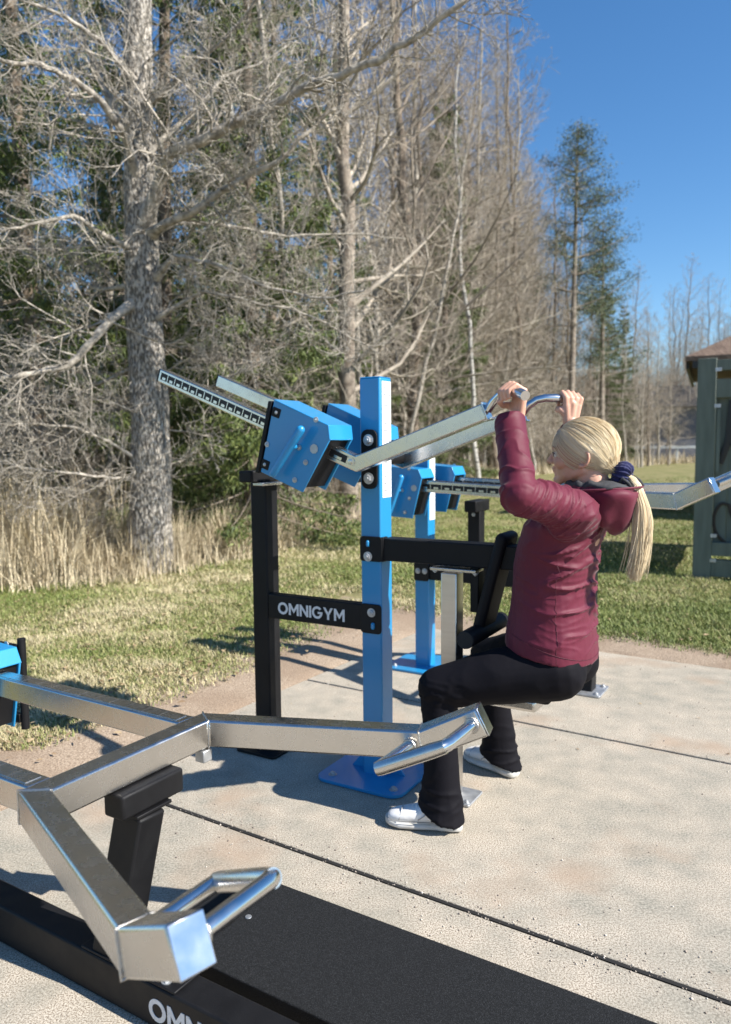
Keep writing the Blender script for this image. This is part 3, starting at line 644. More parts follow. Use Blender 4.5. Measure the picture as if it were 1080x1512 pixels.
# ---- shoes
seam_grey=mat('grey_stitching',(.38,.37,.36),.7)
for s in(-1,1):
    h,t=FOOT[s]; h=Vector((h[0],h[1],0)); t=Vector((t[0],t[1],0)); d=(t-h).normalized(); L=(t-h).length+.006; sd=Vector((-d.y,d.x,0))
    def sec(f,w,zb,zt,pw=2.6,n=24):
        out=[]
        for j in range(n):
            a=2*math.pi*j/n; ca,sa=math.cos(a),math.sin(a); x=w*math.copysign(abs(ca)**(2/pw),ca); z=(zb+zt)/2+(zt-zb)/2*math.copysign(abs(sa)**(2/pw),sa)
            p=h+d*(L*f-.012)+sd*x; out.append((p.x,p.y,z))
        return out
    b=MB(); b.loft([sec(-.015,.016,.004,.026),sec(.01,.030,.001,.031),sec(.10,.036,.0005,.032),sec(.35,.034,.0005,.029),sec(.60,.042,.0005,.028),sec(.80,.044,.001,.029),sec(.93,.034,.004,.032),sec(.99,.018,.008,.034),sec(1.003,.006,.014,.030)])
    so=plink('shoe',b.mesh('shoe'),shoew,person,smooth=True); so.data.materials.clear(); so.data.materials.append(sole_m); so.name='shoe'
    b=MB(); b.loft([sec(0,.018,.02,.075,2.2),sec(.05,.030,.02,.092,2.2),sec(.2,.034,.02,.100,2.2),sec(.36,.034,.02,.092,2.2),sec(.52,.037,.02,.080,2.2),sec(.68,.039,.02,.066,2.3),sec(.82,.039,.02,.057,2.5),sec(.92,.031,.02,.050,2.5),sec(.975,.018,.022,.042,2.2)])
    up=plink('upper',b.mesh('upper'),shoew,so,smooth=True); up.location=(0,0,0); sb=up.modifiers.new('s','SUBSURF'); sb.levels=1; sb.render_levels=1
    b=MB()
    for k in range(6):
        f=.42+k*.052; zt=.090-(f-.36)*.088; p=h+d*(L*f-.012); w=.024
        b.tube([p+sd*w+Vector((0,0,zt-.006)),p+sd*w*.4+Vector((0,0,zt+.002)),p-sd*w*.4+Vector((0,0,zt+.002)),p-sd*w+Vector((0,0,zt-.006))],.0036,8)
    plink('laces',b.mesh('laces'),shoew,so,smooth=True)
    b=MB(); b.tube([(q[0],q[1],.0305) for q in [tuple(h+d*(L*f-.012)+sd*x) for f,x in((.02,.030),(.2,.0362),(.4,.0352),(.6,.043),(.8,.0445),(.93,.034),(1.0,.008),(.93,-.034),(.8,-.0445),(.6,-.043),(.4,-.0352),(.2,-.0362),(.02,-.030))]],.0012,6); plink('welt',b.mesh('welt'),sole_m,so,smooth=True)
    for pa in ([(.80,.0395,.034),(.785,.033,.050),(.775,.016,.0625),(.775,-.016,.0625),(.785,-.033,.050),(.80,-.0395,.034)],[(.55,.038,.038),(.45,.0375,.058),(.40,.030,.082)],[(.55,-.038,.038),(.45,-.0375,.058),(.40,-.030,.082)],[(.16,.0335,.036),(.19,.0330,.070),(.20,.024,.092)],[(.16,-.0335,.036),(.19,-.0330,.070),(.20,-.024,.092)]):
        b=MB(); b.tube([tuple(h+d*(L*f-.012)+sd*x+Vector((0,0,z))) for f,x,z in pa],.0016,6); plink('stitching',b.mesh('stitching'),seam_grey,so,smooth=True)

# ---- hair: cap, strands to the ponytail, scrunchie, tail
PT=Vector((.866,.004,1.150)); ER=(.097,.0765,.0895); EC=Vector((-.012,0,.030))
def hsurf(dv, k=1.0):   # direction in head space -> point
    dv=Vector(dv).normalized(); r=1/math.sqrt((dv.x/ER[0])**2+(dv.y/ER[1])**2+(dv.z/ER[2])**2)
    return HC+Hm@(EC+dv*(r*k))
PTd=(Hm.transposed()@(PT-HC)-EC).normalized()
b=MB(); nu,nvv=48,30; vs=[];keep={}
for i in range(nvv+1):
    for j in range(nu):
        th=math.pi*i/nvv; pp=2*math.pi*j/nu; dv=Vector((math.sin(th)*math.cos(pp),math.sin(th)*math.sin(pp),math.cos(th)))
        vs.append(hsurf(dv,.985))
def hairy(dv):
    x,y,z=dv
    if x>.05: return z>.44+.30*max(0,x-.05)
    return z> -.66 if x<-.33 else z> .44-2.9*(.05-x)
fs=[]
for i in range(nvv):
    for j in range(nu):
        th=math.pi*(i+.5)/nvv; pp=2*math.pi*(j+.5)/nu; dv=(math.sin(th)*math.cos(pp),math.sin(th)*math.sin(pp),math.cos(th))
        if hairy(dv): fs.append((i*nu+j,(i+1)*nu+j,(i+1)*nu+(j+1)%nu,i*nu+(j+1)%nu))
b.add(vs,fs); hair=plink('hair',b.mesh('hair'),hairb,person,smooth=True)
def strands(paths, rads, tints, name, parent, nsd=3):
    """paths (N,K,3) -> thin tubes"""
    P=np.asarray(paths,float); N,K,_=P.shape; T=np.gradient(P,axis=1); T/=np.linalg.norm(T,axis=2,keepdims=True)+1e-9
    up=np.zeros_like(T); up[...,0]=.31; up[...,1]=.73; up[...,2]=.61; A=np.cross(T,up); A/=np.linalg.norm(A,axis=2,keepdims=True)+1e-9; Bn=np.cross(T,A)
    rr=np.asarray(rads)[...,None]
    V=np.stack([P+(A*math.cos(2*math.pi*k/nsd)+Bn*math.sin(2*math.pi*k/nsd))*rr for k in range(nsd)],2).reshape(-1,3)
    idx=np.arange(N*K*nsd).reshape(N,K,nsd); F=[]
    for k in range(nsd):
        F.append(np.stack([idx[:,:-1,k],idx[:,1:,k],idx[:,1:,(k+1)%nsd],idx[:,:-1,(k+1)%nsd]],-1).reshape(-1,4))
    F=np.concatenate(F); tn=np.repeat(np.asarray(tints),K*nsd)
    me=npmesh(name,V,F,hairm,tn,True); return plink(name,me,None,parent)
paths=[];rads=[];tn=[]
hr=np.random.default_rng(5)
NS=7600
cnt=0
while cnt<NS:
    # start points: hairline (60%) or anywhere on the scalp
    if hr.random()<.6:
        s=1 if hr.random()<.35 else -1; t=hr.random()
        # hairline from forehead centre over temple, behind ear, to nape
        cp=[Vector((.78,0.0,.66)),Vector((.66,.50*s,.60)),Vector((.36,.84*s,.50)),Vector((.10,.97*s,.34)),Vector((-.14,.99*s,.08)),Vector((-.30,.95*s,-.28)),Vector((-.48,.78*s,-.60)),Vector((-.70,.35*s,-.80))]
        u=t*(len(cp)-1); k=min(int(u),len(cp)-2); d0=cp[k].lerp(cp[k+1],u-k)+Vector(hr.normal(0,.035,3))
    else:
        d0=Vector(hr.normal(0,1,3)).normalized()
        if not hairy(d0) : continue
    d0=d0.normalized(); ang=d0.angle(PTd)
    if ang<.12: continue
    K=16; pts=[]; lay=1.0+hr.random()*.045+(.07*hr.random() if hr.random()<.02 else 0); wob=hr.normal(0,.05); ph0=hr.random()*6.28; clump=.034*math.sin(math.atan2(d0.y,d0.z)*31+d0.x*7)
    sag=.03*min(1,ang/2)*(1 if d0.z>-.2 else .2)
    side=d0.cross(PTd).normalized()
    for k in range(K):
        f=k/(K-1); d=d0.slerp(PTd,f,d0)
        d=(d+side*(wob*math.sin(math.pi*f)*.5)+Vector((0,0,-sag*math.sin(math.pi*f)*.9))).normalized()
        lift=1+ .03*math.sin(math.pi*f)+clump*math.sin(math.pi*f)
        p=hsurf(d,lay*lift)
        if f>.62:
            g=(f-.62)/.38; p=p.lerp(PT+Vector(hr.normal(0,.006,3)),g**1.6)
        pts.append(p)
    paths.append(pts); base=.00085 if hr.random()<.85 else .0005; rads.append([base*(.5 if k in(0,) else 1) for k in range(K)]); tn.append(min(1,max(0,.62+clump*9+hr.normal(0,.22)))); cnt+=1
strands(paths,rads,tn,'hair_strand_layer',hair)
paths=[];rads=[];tn=[]
for i in range(4600):
    a=hr.random()*6.28; q=math.sqrt(hr.random()); K=18; pts=[]; end=1+hr.normal(0,.035)-.05*q
    ox,oy=math.cos(a)*q,math.sin(a)*q; stray=hr.random()<.03; c1,c2=hr.normal(0,1,2)*(.009 if stray else .0022)
    for k in range(K):
        f=k/(K-1)*end
        cx=.872+.052*math.sin(min(1,f*3.0)*1.57)+.018*math.sin(math.pi*min(1,f))+.0*f
        cz=1.150-.006*0-.315*f**1.0+.025*math.sin(min(1,f*4)*math.pi)
        w=.009+.0185*min(1,f*2.2)*(1-.62*max(0,f-.5)/.5); w2=w*.8
        pts.append((cx+ox*w+c1*f*2, oy*w2+c2*f*2-.01*f, cz))
    paths.append(pts); rads.append([.00075]*(K-3)+[.0006,.0004,.0002]); tn.append(min(1,max(0,.72+.1*ox+.12*math.sin(a*9+q*7)+hr.normal(0,.15))))
strands(paths,rads,tn,'ponytail',hair)
# scrunchie
b=MB(); nU,nV=72,14; vs=[]; axd=(Vector((1,0,-.35))).normalized(); a1=axd.cross(Vector((0,1,0))).normalized(); a2=axd.cross(a1)
for i in range(nU):
    t=2*math.pi*i/nU
    for j in range(nV):
        p=2*math.pi*j/nV; rm=.0175; rr=.0185*(1+.20*math.sin(t*15+1.5*math.sin(p))+.10*math.sin(t*6+2))
        rad=rm+rr*math.cos(p)*.85; vs.append(Vector((.878,.003,1.149))+a1*math.cos(t)*rad*1.15+a2*math.sin(t)*rad+axd*(rr*math.sin(p)*1.25))
b.add(vs,[(i*nV+j,((i+1)%nU)*nV+j,((i+1)%nU)*nV+(j+1)%nV,i*nV+(j+1)%nV) for i in range(nU) for j in range(nV)])
plink('scrunchie',b.mesh('scrunchie'),scrm,hair,smooth=True)
# ------------------------------------------------------------------ ground
SA=R(-33); PX=(math.cos(SA),math.sin(SA)); QX=(-math.sin(SA),math.cos(SA))
def pq(x,y): return x*PX[0]+y*PX[1], x*QX[0]+y*QX[1]
def unpq(p,q): return p*PX[0]+q*QX[0], p*PX[1]+q*QX[1]
PL,QF=-2.46,4.55
def axis_lines(lo,hi,step,far):
    a=list(np.arange(lo,hi,step)); s=step; x=hi
    while x<far: s*=1.22; x+=s; a.append(x)
    s=step; x=lo; pre=[]
    while x>-far: s*=1.22; x-=s; pre.append(x)
    return np.array(pre[::-1]+a)
xs=axis_lines(-5,6,.07,420); ys=axis_lines(-1,13,.07,420)
X,Y=np.meshgrid(xs,ys); Pp,Qq=pq(X,Y)
def slabmask(P_,Q_): # >0 outside
    return np.maximum.reduce([PL-P_, Q_-QF, P_-9.0, -3.0-Q_])
dm=slabmask(Pp,Qq)
Z=np.where(dm<-.02,-.045,np.clip(dm*.10,-.006,.030)-.004)
flat=np.array([noise.noise(Vector((float(a)*1.1,float(b)*1.1,0))) for a,b in zip(X.ravel(),Y.ravel())]).reshape(X.shape)
flat2=np.array([noise.noise(Vector((float(a)*6,float(b)*6,3))) for a,b in zip(X.ravel(),Y.ravel())]).reshape(X.shape)
near=(np.hypot(X,Y)<60)
Z=Z+np.where(dm>.05,np.clip((dm-.05)/1.2,0,1)*(flat*.05+flat2*.012+.0)*near,0)
# low bank along the wood edge on the left
V=np.stack([X.ravel(),Y.ravel(),Z.ravel()],1); ny,nx=X.shape; idx=np.arange(ny*nx).reshape(ny,nx)
F=np.stack([idx[:-1,:-1],idx[:-1,1:],idx[1:,1:],idx[1:,:-1]],-1).reshape(-1,4)
gm=bpy.data.materials.new('meadow_ground'); gm.use_nodes=True; nt=gm.node_tree; N=nt.nodes; L=nt.links; bs=N['Principled BSDF']; bs.inputs['Roughness'].default_value=.95; bs.inputs['Specular IOR Level'].default_value=.15
def nz(scale,det=5,off=0):
    n=N.new('ShaderNodeTexNoise'); n.inputs['Scale'].default_value=scale; n.inputs['Detail'].default_value=det
    mp=N.new('ShaderNodeMapping'); mp.inputs['Location'].default_value=(off,off*.7,0); L.new(tcn.outputs['Object'],mp.inputs[0]); L.new(mp.outputs[0],n.inputs['Vector']); return n.outputs[0]
def ramp(src,stops):
    r=N.new('ShaderNodeValToRGB'); r.color_ramp.elements[0].position=stops[0][0]; r.color_ramp.elements[0].color=(*stops[0][1],1)
    r.color_ramp.elements[1].position=stops[-1][0]; r.color_ramp.elements[1].color=(*stops[-1][1],1)
    for p,c in stops[1:-1]: e=r.color_ramp.elements.new(p); e.color=(*c,1)
    L.new(src,r.inputs[0]); return r.outputs[0]
def mixc(f,a,b,t='MIX'):
    m=N.new('ShaderNodeMix'); m.data_type='RGBA'; m.blend_type=t
    if isinstance(f,float): m.inputs[0].default_value=f
    else: L.new(f,m.inputs[0])
    for k,s in((6,a),(7,b)):
        if isinstance(s,tuple): m.inputs[k].default_value=(*s,1)
        else: L.new(s,m.inputs[k])
    return m.outputs[2]
def math_(op,a,b=None,c=None):
    m=N.new('ShaderNodeMath'); m.operation=op
    for k,s in enumerate((a,b,c)):
        if s is None: continue
        if isinstance(s,(int,float)): m.inputs[k].default_value=s
        else: L.new(s,m.inputs[k])
    return m.outputs[0]
tcn=N.new('ShaderNodeTexCoord'); at_=N.new('ShaderNodeAttribute'); at_.attribute_name='tint'
sand=ramp(nz(150,7),[(.32,(.17,.125,.09)),(.5,(.31,.24,.175)),(.66,(.44,.355,.27))])
sand=mixc(ramp(nz(2.2,4,3),[(.45,(0,0,0)),(.62,(1,1,1))]),sand,mixc(.5,sand,(.23,.165,.115)))
turf=ramp(nz(22,6,7),[(.32,(.055,.075,.018)),(.5,(.14,.15,.048)),(.66,(.32,.27,.15))])
turf=mixc(ramp(nz(1.3,5,11),[(.42,(0,0,0)),(.6,(1,1,1))]),turf,mixc(.55,turf,(.30,.25,.14)))
edge=math_('ADD',at_.outputs['Fac'],math_('MULTIPLY',math_('SUBTRACT',nz(3.2,6,5),.5),1.1))
f=math_('MULTIPLY',edge,1.0); mr=N.new('ShaderNodeMapRange'); mr.inputs[1].default_value=.42; mr.inputs[2].default_value=.58; L.new(f,mr.inputs[0])
L.new(mixc(mr.outputs[0],sand,turf),bs.inputs['Base Color'])
bp=N.new('ShaderNodeBump'); bp.inputs['Strength'].default_value=.7; bp.inputs['Distance'].default_value=.006; L.new(nz(110,6),bp.inputs['Height']); L.new(bp.outputs[0],bs.inputs['Normal'])
def sand_w(x,y):
    """0 = sand, 1 = turf (real place: bare strip round the paving, wider on the left)"""
    P_,Q_=pq(x,y); d=np.maximum.reduce([(PL-P_)/ .60,(Q_-QF)/.36])
    d=np.where((P_<PL+.2)&(Q_>3.2)&(Q_<5.6),d/1.25,d)
    return np.clip(d*.5,0,1)
gme=npmesh('ground',V,F,gm,sand_w(X,Y).ravel(),True)
g=link('ground',gme,None); tagp(g,'grass and sandy soil around the paved gym pad',kind='structure')
# paving slabs
pm=bpy.data.materials.new('sanded_paving'); pm.use_nodes=True; nt=pm.node_tree; N=nt.nodes; L=nt.links; bs=N['Principled BSDF']; bs.inputs['Roughness'].default_value=.92; bs.inputs['Specular IOR Level'].default_value=.2
tcn=N.new('ShaderNodeTexCoord')
base=ramp(nz(150,7),[(.38,(.19,.178,.145)),(.62,(.375,.35,.29))])
sandc=ramp(nz(260,3,2),[(.40,(.20,.155,.115)),(.48,(.41,.35,.275)),(.58,(.61,.545,.45))])
cov=math_('ADD',math_('MULTIPLY',nz(1.3,9,4),.45),math_('MULTIPLY',nz(9,9,9),.55))
cm=N.new('ShaderNodeMapRange'); cm.inputs[1].default_value=.36; cm.inputs[2].default_value=.60; L.new(cov,cm.inputs[0])
c=mixc(math_('MULTIPLY',cm.outputs[0],.86),base,sandc)
gr=N.new('ShaderNodeTexVoronoi'); gr.inputs['Scale'].default_value=75; L.new(tcn.outputs['Object'],gr.inputs['Vector'])
c=mixc(ramp(gr.outputs['Distance'],[(.02,(1,1,1)),(.07,(0,0,0))]),c,mixc(.6,c,(.10,.085,.07)))
c=mixc(ramp(nz(2.4,7,21),[(.56,(0,0,0)),(.70,(.5,.5,.5))]),c,(.36,.25,.17))
L.new(c,bs.inputs['Base Color']); bp=N.new('ShaderNodeBump'); bp.inputs['Strength'].default_value=.55; bp.inputs['Distance'].default_value=.0025; L.new(nz(480,4),bp.inputs['Height']); L.new(bp.outputs[0],bs.inputs['Normal'])
qj=[-3.0,-1.00,.40,1.79,3.19,QF]; pjs=[PL,.98,4.4,9.0]
sl_g='sand-dusted paving slabs under the gym'
for i in range(len(qj)-1):
    for j in range(len(pjs)-1):
        if i==3 and j==0: pass
        g0=.0065 if i!=2 else .0085
        gap=.015
        a,b_=pjs[j],pjs[j+1]
        if j==0: b_=pjs[2] ; 
        if j==1: continue
        corners=[(a+.002,qj[i]+gap/2),(b_-.002,qj[i]+gap/2),(b_-.002,qj[i+1]-gap/2),(a+.002,qj[i+1]-gap/2)]
        pts=[unpq(*c_) for c_ in corners]; mb=MB(); mb.prism(pts,'z',-.06,0.0)
        o=mb.build('paving_slab',pm,None,bevel=.004); tagp(o,kind='structure')
joint=mat('black_joint_rubber',(.012,.011,.010),.9)  # black rubber edging in the foreground paving joint
for q in (1.79,):
    a=unpq(PL+.35,q); b_=unpq(4.4,q); mb=MB(); mb.sq([(*a,-.002),(*b_,-.002)],.0125,.006); tagp(mb.build('joint_strip',joint),kind='structure')
# loose grit
def scatter_grit():
    g_=np.random.default_rng(11); n=6500
    P_=g_.uniform(PL,3.2,n); Q_=np.abs(g_.normal(0,1,n))*0+g_.uniform(.2,4.5,n)
    k=int(n*.40); Q_[:k]=1.79+g_.normal(0,.09,k)*g_.choice([-1,.35],k); Q_[k:k+500]=3.19+g_.normal(0,.03,500)
    x,y=unpq(P_,Q_); s=np.abs(g_.normal(0,1,n))*.0016+.0012
    tet=np.array([(1,0,-.3),(-.5,.87,-.3),(-.5,-.87,-.3),(0,0,.8)])
    an=g_.uniform(0,6.28,n); ca,sa=np.cos(an),np.sin(an)
    Vv=np.empty((n,4,3)); Vv[...,0]=x[:,None]+s[:,None]*(tet[:,0]*ca[:,None]-tet[:,1]*sa[:,None]); Vv[...,1]=y[:,None]+s[:,None]*(tet[:,0]*sa[:,None]+tet[:,1]*ca[:,None]); Vv[...,2]=s[:,None]*tet[:,2]*.8+s[:,None]*.25+.0004
    f=np.array([(0,1,3),(1,2,3),(2,0,3),(0,2,1)]); Ff=(np.arange(n)[:,None,None]*4+f).reshape(-1,3)
    return npmesh('loose_grit',Vv.reshape(-1,3),Ff,gritm,np.repeat(g_.random(n),4))
o=link('loose_grit',scatter_grit(),None); tagp(o,'loose sand grains scattered over the paving and along its joints',kind='stuff')

# ------------------------------------------------------------------ grass
EDGE=[(-9,6.2),(-5,6.4),(-3.2,6.9),(-2.2,7.5),(-1.5,8.4),(-.9,9.6),(.2,13),(1.5,18),(4,25),(9,33),(16,41),(25,47),(60,60)]
ex=np.array([e[0] for e in EDGE]);ey=np.array([e[1] for e in EDGE])
def edge_y(x): return np.interp(x,ex,ey)
def blades(n,x,y,h,w,bend,g_,tint,z0=0.,name='grass',m=None,seg=2):
    az=g_.uniform(0,2*np.pi,n); dx,dy=np.cos(az),np.sin(az); sx,sy=-dy,dx
    lx,ly=dx*bend,dy*bend
    K=seg+1; Vv=np.empty((n,2*K-1,3))
    for k in range(K):
        f=k/seg; cx=x+lx*h*f**2; cy=y+ly*h*f**2; cz=z0+h*(f-.25*bend*f**2); ww=w*(1-f*.75)
        if k<seg:
            Vv[:,2*k,0]=cx-sx*ww;Vv[:,2*k,1]=cy-sy*ww;Vv[:,2*k,2]=cz; Vv[:,2*k+1,0]=cx+sx*ww;Vv[:,2*k+1,1]=cy+sy*ww;Vv[:,2*k+1,2]=cz
        else: Vv[:,2*k,0]=cx;Vv[:,2*k,1]=cy;Vv[:,2*k,2]=cz
    tri=[]
    for k in range(seg-1): tri += [(2*k,2*k+1,2*k+3),(2*k,2*k+3,2*k+2)]
    k=seg-1; tri.append((2*k,2*k+1,2*k+2)); tri=np.array(tri)
    Ff=(np.arange(n)[:,None,None]*(2*K-1)+tri).reshape(-1,3)
    return npmesh(name,Vv.reshape(-1,3),Ff,m,np.repeat(tint,2*K-1))
g_=np.random.default_rng(21)
def ground_z(x,y):
    P_,Q_=pq(x,y); dd=slabmask(P_,Q_)
    n1_=np.array([noise.noise(Vector((a*1.1,b*1.1,0)))*.05+noise.noise(Vector((a*6,b*6,3)))*.012 for a,b in zip(x.tolist(),y.tolist())])
    return np.clip(dd*.10,-.006,.030)-.004+np.where(dd>.05,np.clip((dd-.05)/1.2,0,1)*n1_,0)
def vnoise(x,y,s,off=0): return np.array([noise.noise(Vector((a*s+off,b*s,0))) for a,b in zip(x.tolist(),y.tolist())])
n0=560000
yy=3.0/(1-g_.random(n0)*(1-3.0/26.))          # density falls with distance
xx=(g_.random(n0)*2-1)*yy*.56
w_=sand_w(xx,yy); P_,Q_=pq(xx,yy)
keep=(w_>.22+.42*g_.random(n0))&(vnoise(xx,yy,1.7,31)+.35*w_+.25*g_.random(n0)>-.12)&(yy<edge_y(xx)+.3)&((P_<PL-.03)|(Q_>QF+.03))
xx,yy,w_=xx[keep],yy[keep],w_[keep]; n1=len(xx); pn=vnoise(xx,yy,.9); pn2=vnoise(xx,yy,3.5,9)
dry=np.clip(.34+ (xx<.8)*np.clip((.8-xx)/2,0,1)*.32 + pn*.75+pn2*.35,0,1)
tint=np.clip(g_.normal(.20,.12,n1)+dry*(1-.15*(xx>1.2))*.75*(g_.random(n1)<.35+dry*.55),0,1)
h=(.014+.026*g_.random(n1)**1.5+.03*np.clip(pn2,0,1))*(1+.012*yy); wd=.0014+.0004*yy
o=link('grass',blades(n1,xx,yy,h,wd,g_.uniform(.2,1.1,n1),g_,tint,ground_z(xx,yy)-.004,'grass',grassm),None); tagp(o,'short patchy spring grass round the paving',kind='stuff')
# tall dry stalks along the wood edge
n2=45000
xe=np.concatenate([g_.uniform(-6.5,-.6,24000),g_.uniform(-.8,4,12000),g_.uniform(3,26,9000)]); off=np.abs(g_.normal(0,1,n2))*np.where(xe<0,.75,1.8)
ye=edge_y(xe)+off-np.where(xe<1,.95,.4)*g_.random(n2)**2.2
pn=vnoise(xe,ye,1.6,4); sc_h=np.where(xe<-2.6,1.45,np.where(xe<0,.72,.75))
pn3=vnoise(xe,ye,5.5,14); h=(.20+.75*g_.random(n2)**2.0+.45*np.clip(pn,-.5,1)+.35*np.clip(pn3,-.5,1))*sc_h; h=np.clip(h,.08,1.7)*np.clip(.45+off,.45,1)
lean=np.where(g_.random(n2)<.35,g_.uniform(.8,1.9,n2),g_.uniform(.05,.6,n2))
o=link('dry_reed_grass',blades(n2,xe,ye,h,.0022+.00035*ye,lean,g_,np.clip(g_.normal(.55,.22,n2),0,1),ground_z(xe,ye)-.01,'dry_reed_grass',drym,3),None); tagp(o,'tall dead straw-coloured grass along the edge of the wood',kind='stuff')

# dead leaves and bits of twig on the turf
def litter():
    q=np.random.default_rng(88); n=5200; y=2.9/(1-q.random(n)*(1-2.9/14.)); x=(q.random(n)*2-1)*y*.56; P_,Q_=pq(x,y)
    k=((sand_w(x,y)>.12+.3*q.random(n))&(y<edge_y(x))&(q.random(n)<np.where(x<.6,1,.25)))|((q.random(n)<.03)&(P_>PL)); x=x[k];y=y[k];n=len(x); P_,Q_=pq(x,y)
    L_=q.uniform(.010,.026,n); W_=L_*q.uniform(.15,.6,n); a=q.uniform(0,6.28,n); ca,sa=np.cos(a),np.sin(a); on=((P_>PL)&(Q_<QF)); L_=np.where(on,L_*.5,L_); W_=np.where(on,W_*.35,W_)
    z=np.where(on,.003,q.uniform(.008,.035,n)+ground_z(x,y)); V=np.empty((n,4,3))
    for j,(u,v,h) in enumerate(((-1,0,0),(0,-1,.35),(1,0,.1),(0,1,.5))):
        V[:,j,0]=x+L_*u*ca-W_*v*sa; V[:,j,1]=y+L_*u*sa+W_*v*ca; V[:,j,2]=z+W_*h
    return npmesh('fallen_leaves',V.reshape(-1,3),np.arange(4*n).reshape(-1,4),mat('dead_leaves',rough=.8,attr='tint',var=[(.10,.06,.03),(.30,.20,.11),(.50,.38,.22)]),np.repeat(q.random(n),4))
o=link('fallen_leaves',litter(),None); tagp(o,'dead brown leaves and bits of twig strewn on the turf',kind='stuff')
# ------------------------------------------------------------------ trees
class TB:
    """tapered limbs as prisms; each entry a polyline with radii"""
    def __init__(s): s.V=[];s.F=[];s.n=0
    def limb(s,pts,rad,n=3):
        P=np.asarray(pts,float); K=len(P); T=np.gradient(P,axis=0); T/=np.linalg.norm(T,axis=1,keepdims=True)+1e-9
        ref=np.array([.3,.2,.93]) if abs(T[0,2])<.8 else np.array([1.,.1,.1]); A=np.cross(T,ref); A/=np.linalg.norm(A,axis=1,keepdims=True)+1e-9; Bn=np.cross(T,A); r=np.asarray(rad)[:,None]
        V=np.stack([P+(A*math.cos(2*math.pi*k/n)+Bn*math.sin(2*math.pi*k/n))*r for k in range(n)],1).reshape(-1,3)
        idx=np.arange(K*n).reshape(K,n)+s.n; s.V.append(V)
        s.F.append(np.concatenate([np.stack([idx[:-1,k],idx[1:,k],idx[1:,(k+1)%n],idx[:-1,(k+1)%n]],-1) for k in range(n)])); s.n+=K*n
    def mesh(s,name,m,smooth=True): return npmesh(name,np.concatenate(s.V),np.concatenate(s.F),m,None,smooth)
def grow(tb,rg,start,d,L,r,lev,up,wander,nch,maxlev,minr=.0022,rat=(.30,.60)):
    K=5 if lev<maxlev else 4; p=np.array(start,float); d=np.array(d,float); d/=np.linalg.norm(d); pts=[p.copy()]; ds=[d.copy()]
    for k in range(K-1):
        d=d+rg.normal(0,wander,3); d[2]+=up; d/=np.linalg.norm(d); p=p+d*L/(K-1); pts.append(p.copy()); ds.append(d.copy())
    rr=[max(minr,r*(1-.8*k/(K-1))) for k in range(K)]; tb.limb(pts,rr,5 if r>.03 else 3)
    if lev<maxlev:
        n=nch[lev] if lev<len(nch) else 3
        for i in range(n):
            f=.18+.80*(i+rg.random())/n; k=min(int(f*(K-1)),K-2); q=f*(K-1)-k; sp=pts[k]*(1-q)+pts[k+1]*q; dd=ds[k]; side=np.cross(dd,rg.normal(0,1,3)); side/=np.linalg.norm(side)+1e-9
            nd=dd*rg.uniform(.5,.9)+side*rg.uniform(.55,1.0)
            grow(tb,rg,sp,nd,L*rg.uniform(*rat)*(1.15-.5*f),r*.45*(1-.5*f)+minr*.5,lev+1,up*.8,wander*1.15,nch,maxlev,minr,rat)
def trunk_mesh(rg,h,r,lean,m,name='trunk',wob=.22,n=10,flare=1.5,K=22):
    pts=[];rad=[];x=y=0.;dx,dy=lean
    for k in range(K):
        f=k/(K-1); z=h*f; pts.append((x,y,z)); x+=dx*h/(K-1)+rg.normal(0,wob)*h*.02; y+=dy*h/(K-1)+rg.normal(0,wob)*h*.02
        rad.append(r*((1-f)**.8*.94+.06)*(1+(flare-1)*math.exp(-z/.22)))
    tb=TB(); tb.limb(pts,rad,n); return tb.mesh(name,m),pts,rad
def bare_tree(seed,h,r,first,nbr,blen,upb,barkm,twigm,lean=(0,0),nch=(6,5),lim=2,el=(.3,.8),minr=.003,wander=.16):
    rg=np.random.default_rng(seed); tm_,pts,rad=trunk_mesh(rg,h,r,lean,barkm); tb=TB()
    for i in range(nbr):
        f=first+(1-first)*((i+rg.random())/nbr)**.9; f=min(f,.985); k=min(int(f*(len(pts)-1)),len(pts)-2); sp=np.array(pts[k])*(1-(f*(len(pts)-1)-k))+np.array(pts[k+1])*(f*(len(pts)-1)-k)
        az=rg.uniform(0,6.28); e=rg.uniform(*el); d=(math.cos(az)*math.cos(e),math.sin(az)*math.cos(e),math.sin(e))
        L=blen*(1.05-.75*((f-first)/(1-first)))*rg.uniform(.6,1.15); grow(tb,rg,sp,d,L,max(.007,rad[k]*.38),0,upb,wander,nch,lim,minr)
    return tm_,tb.mesh('crown',twigm)
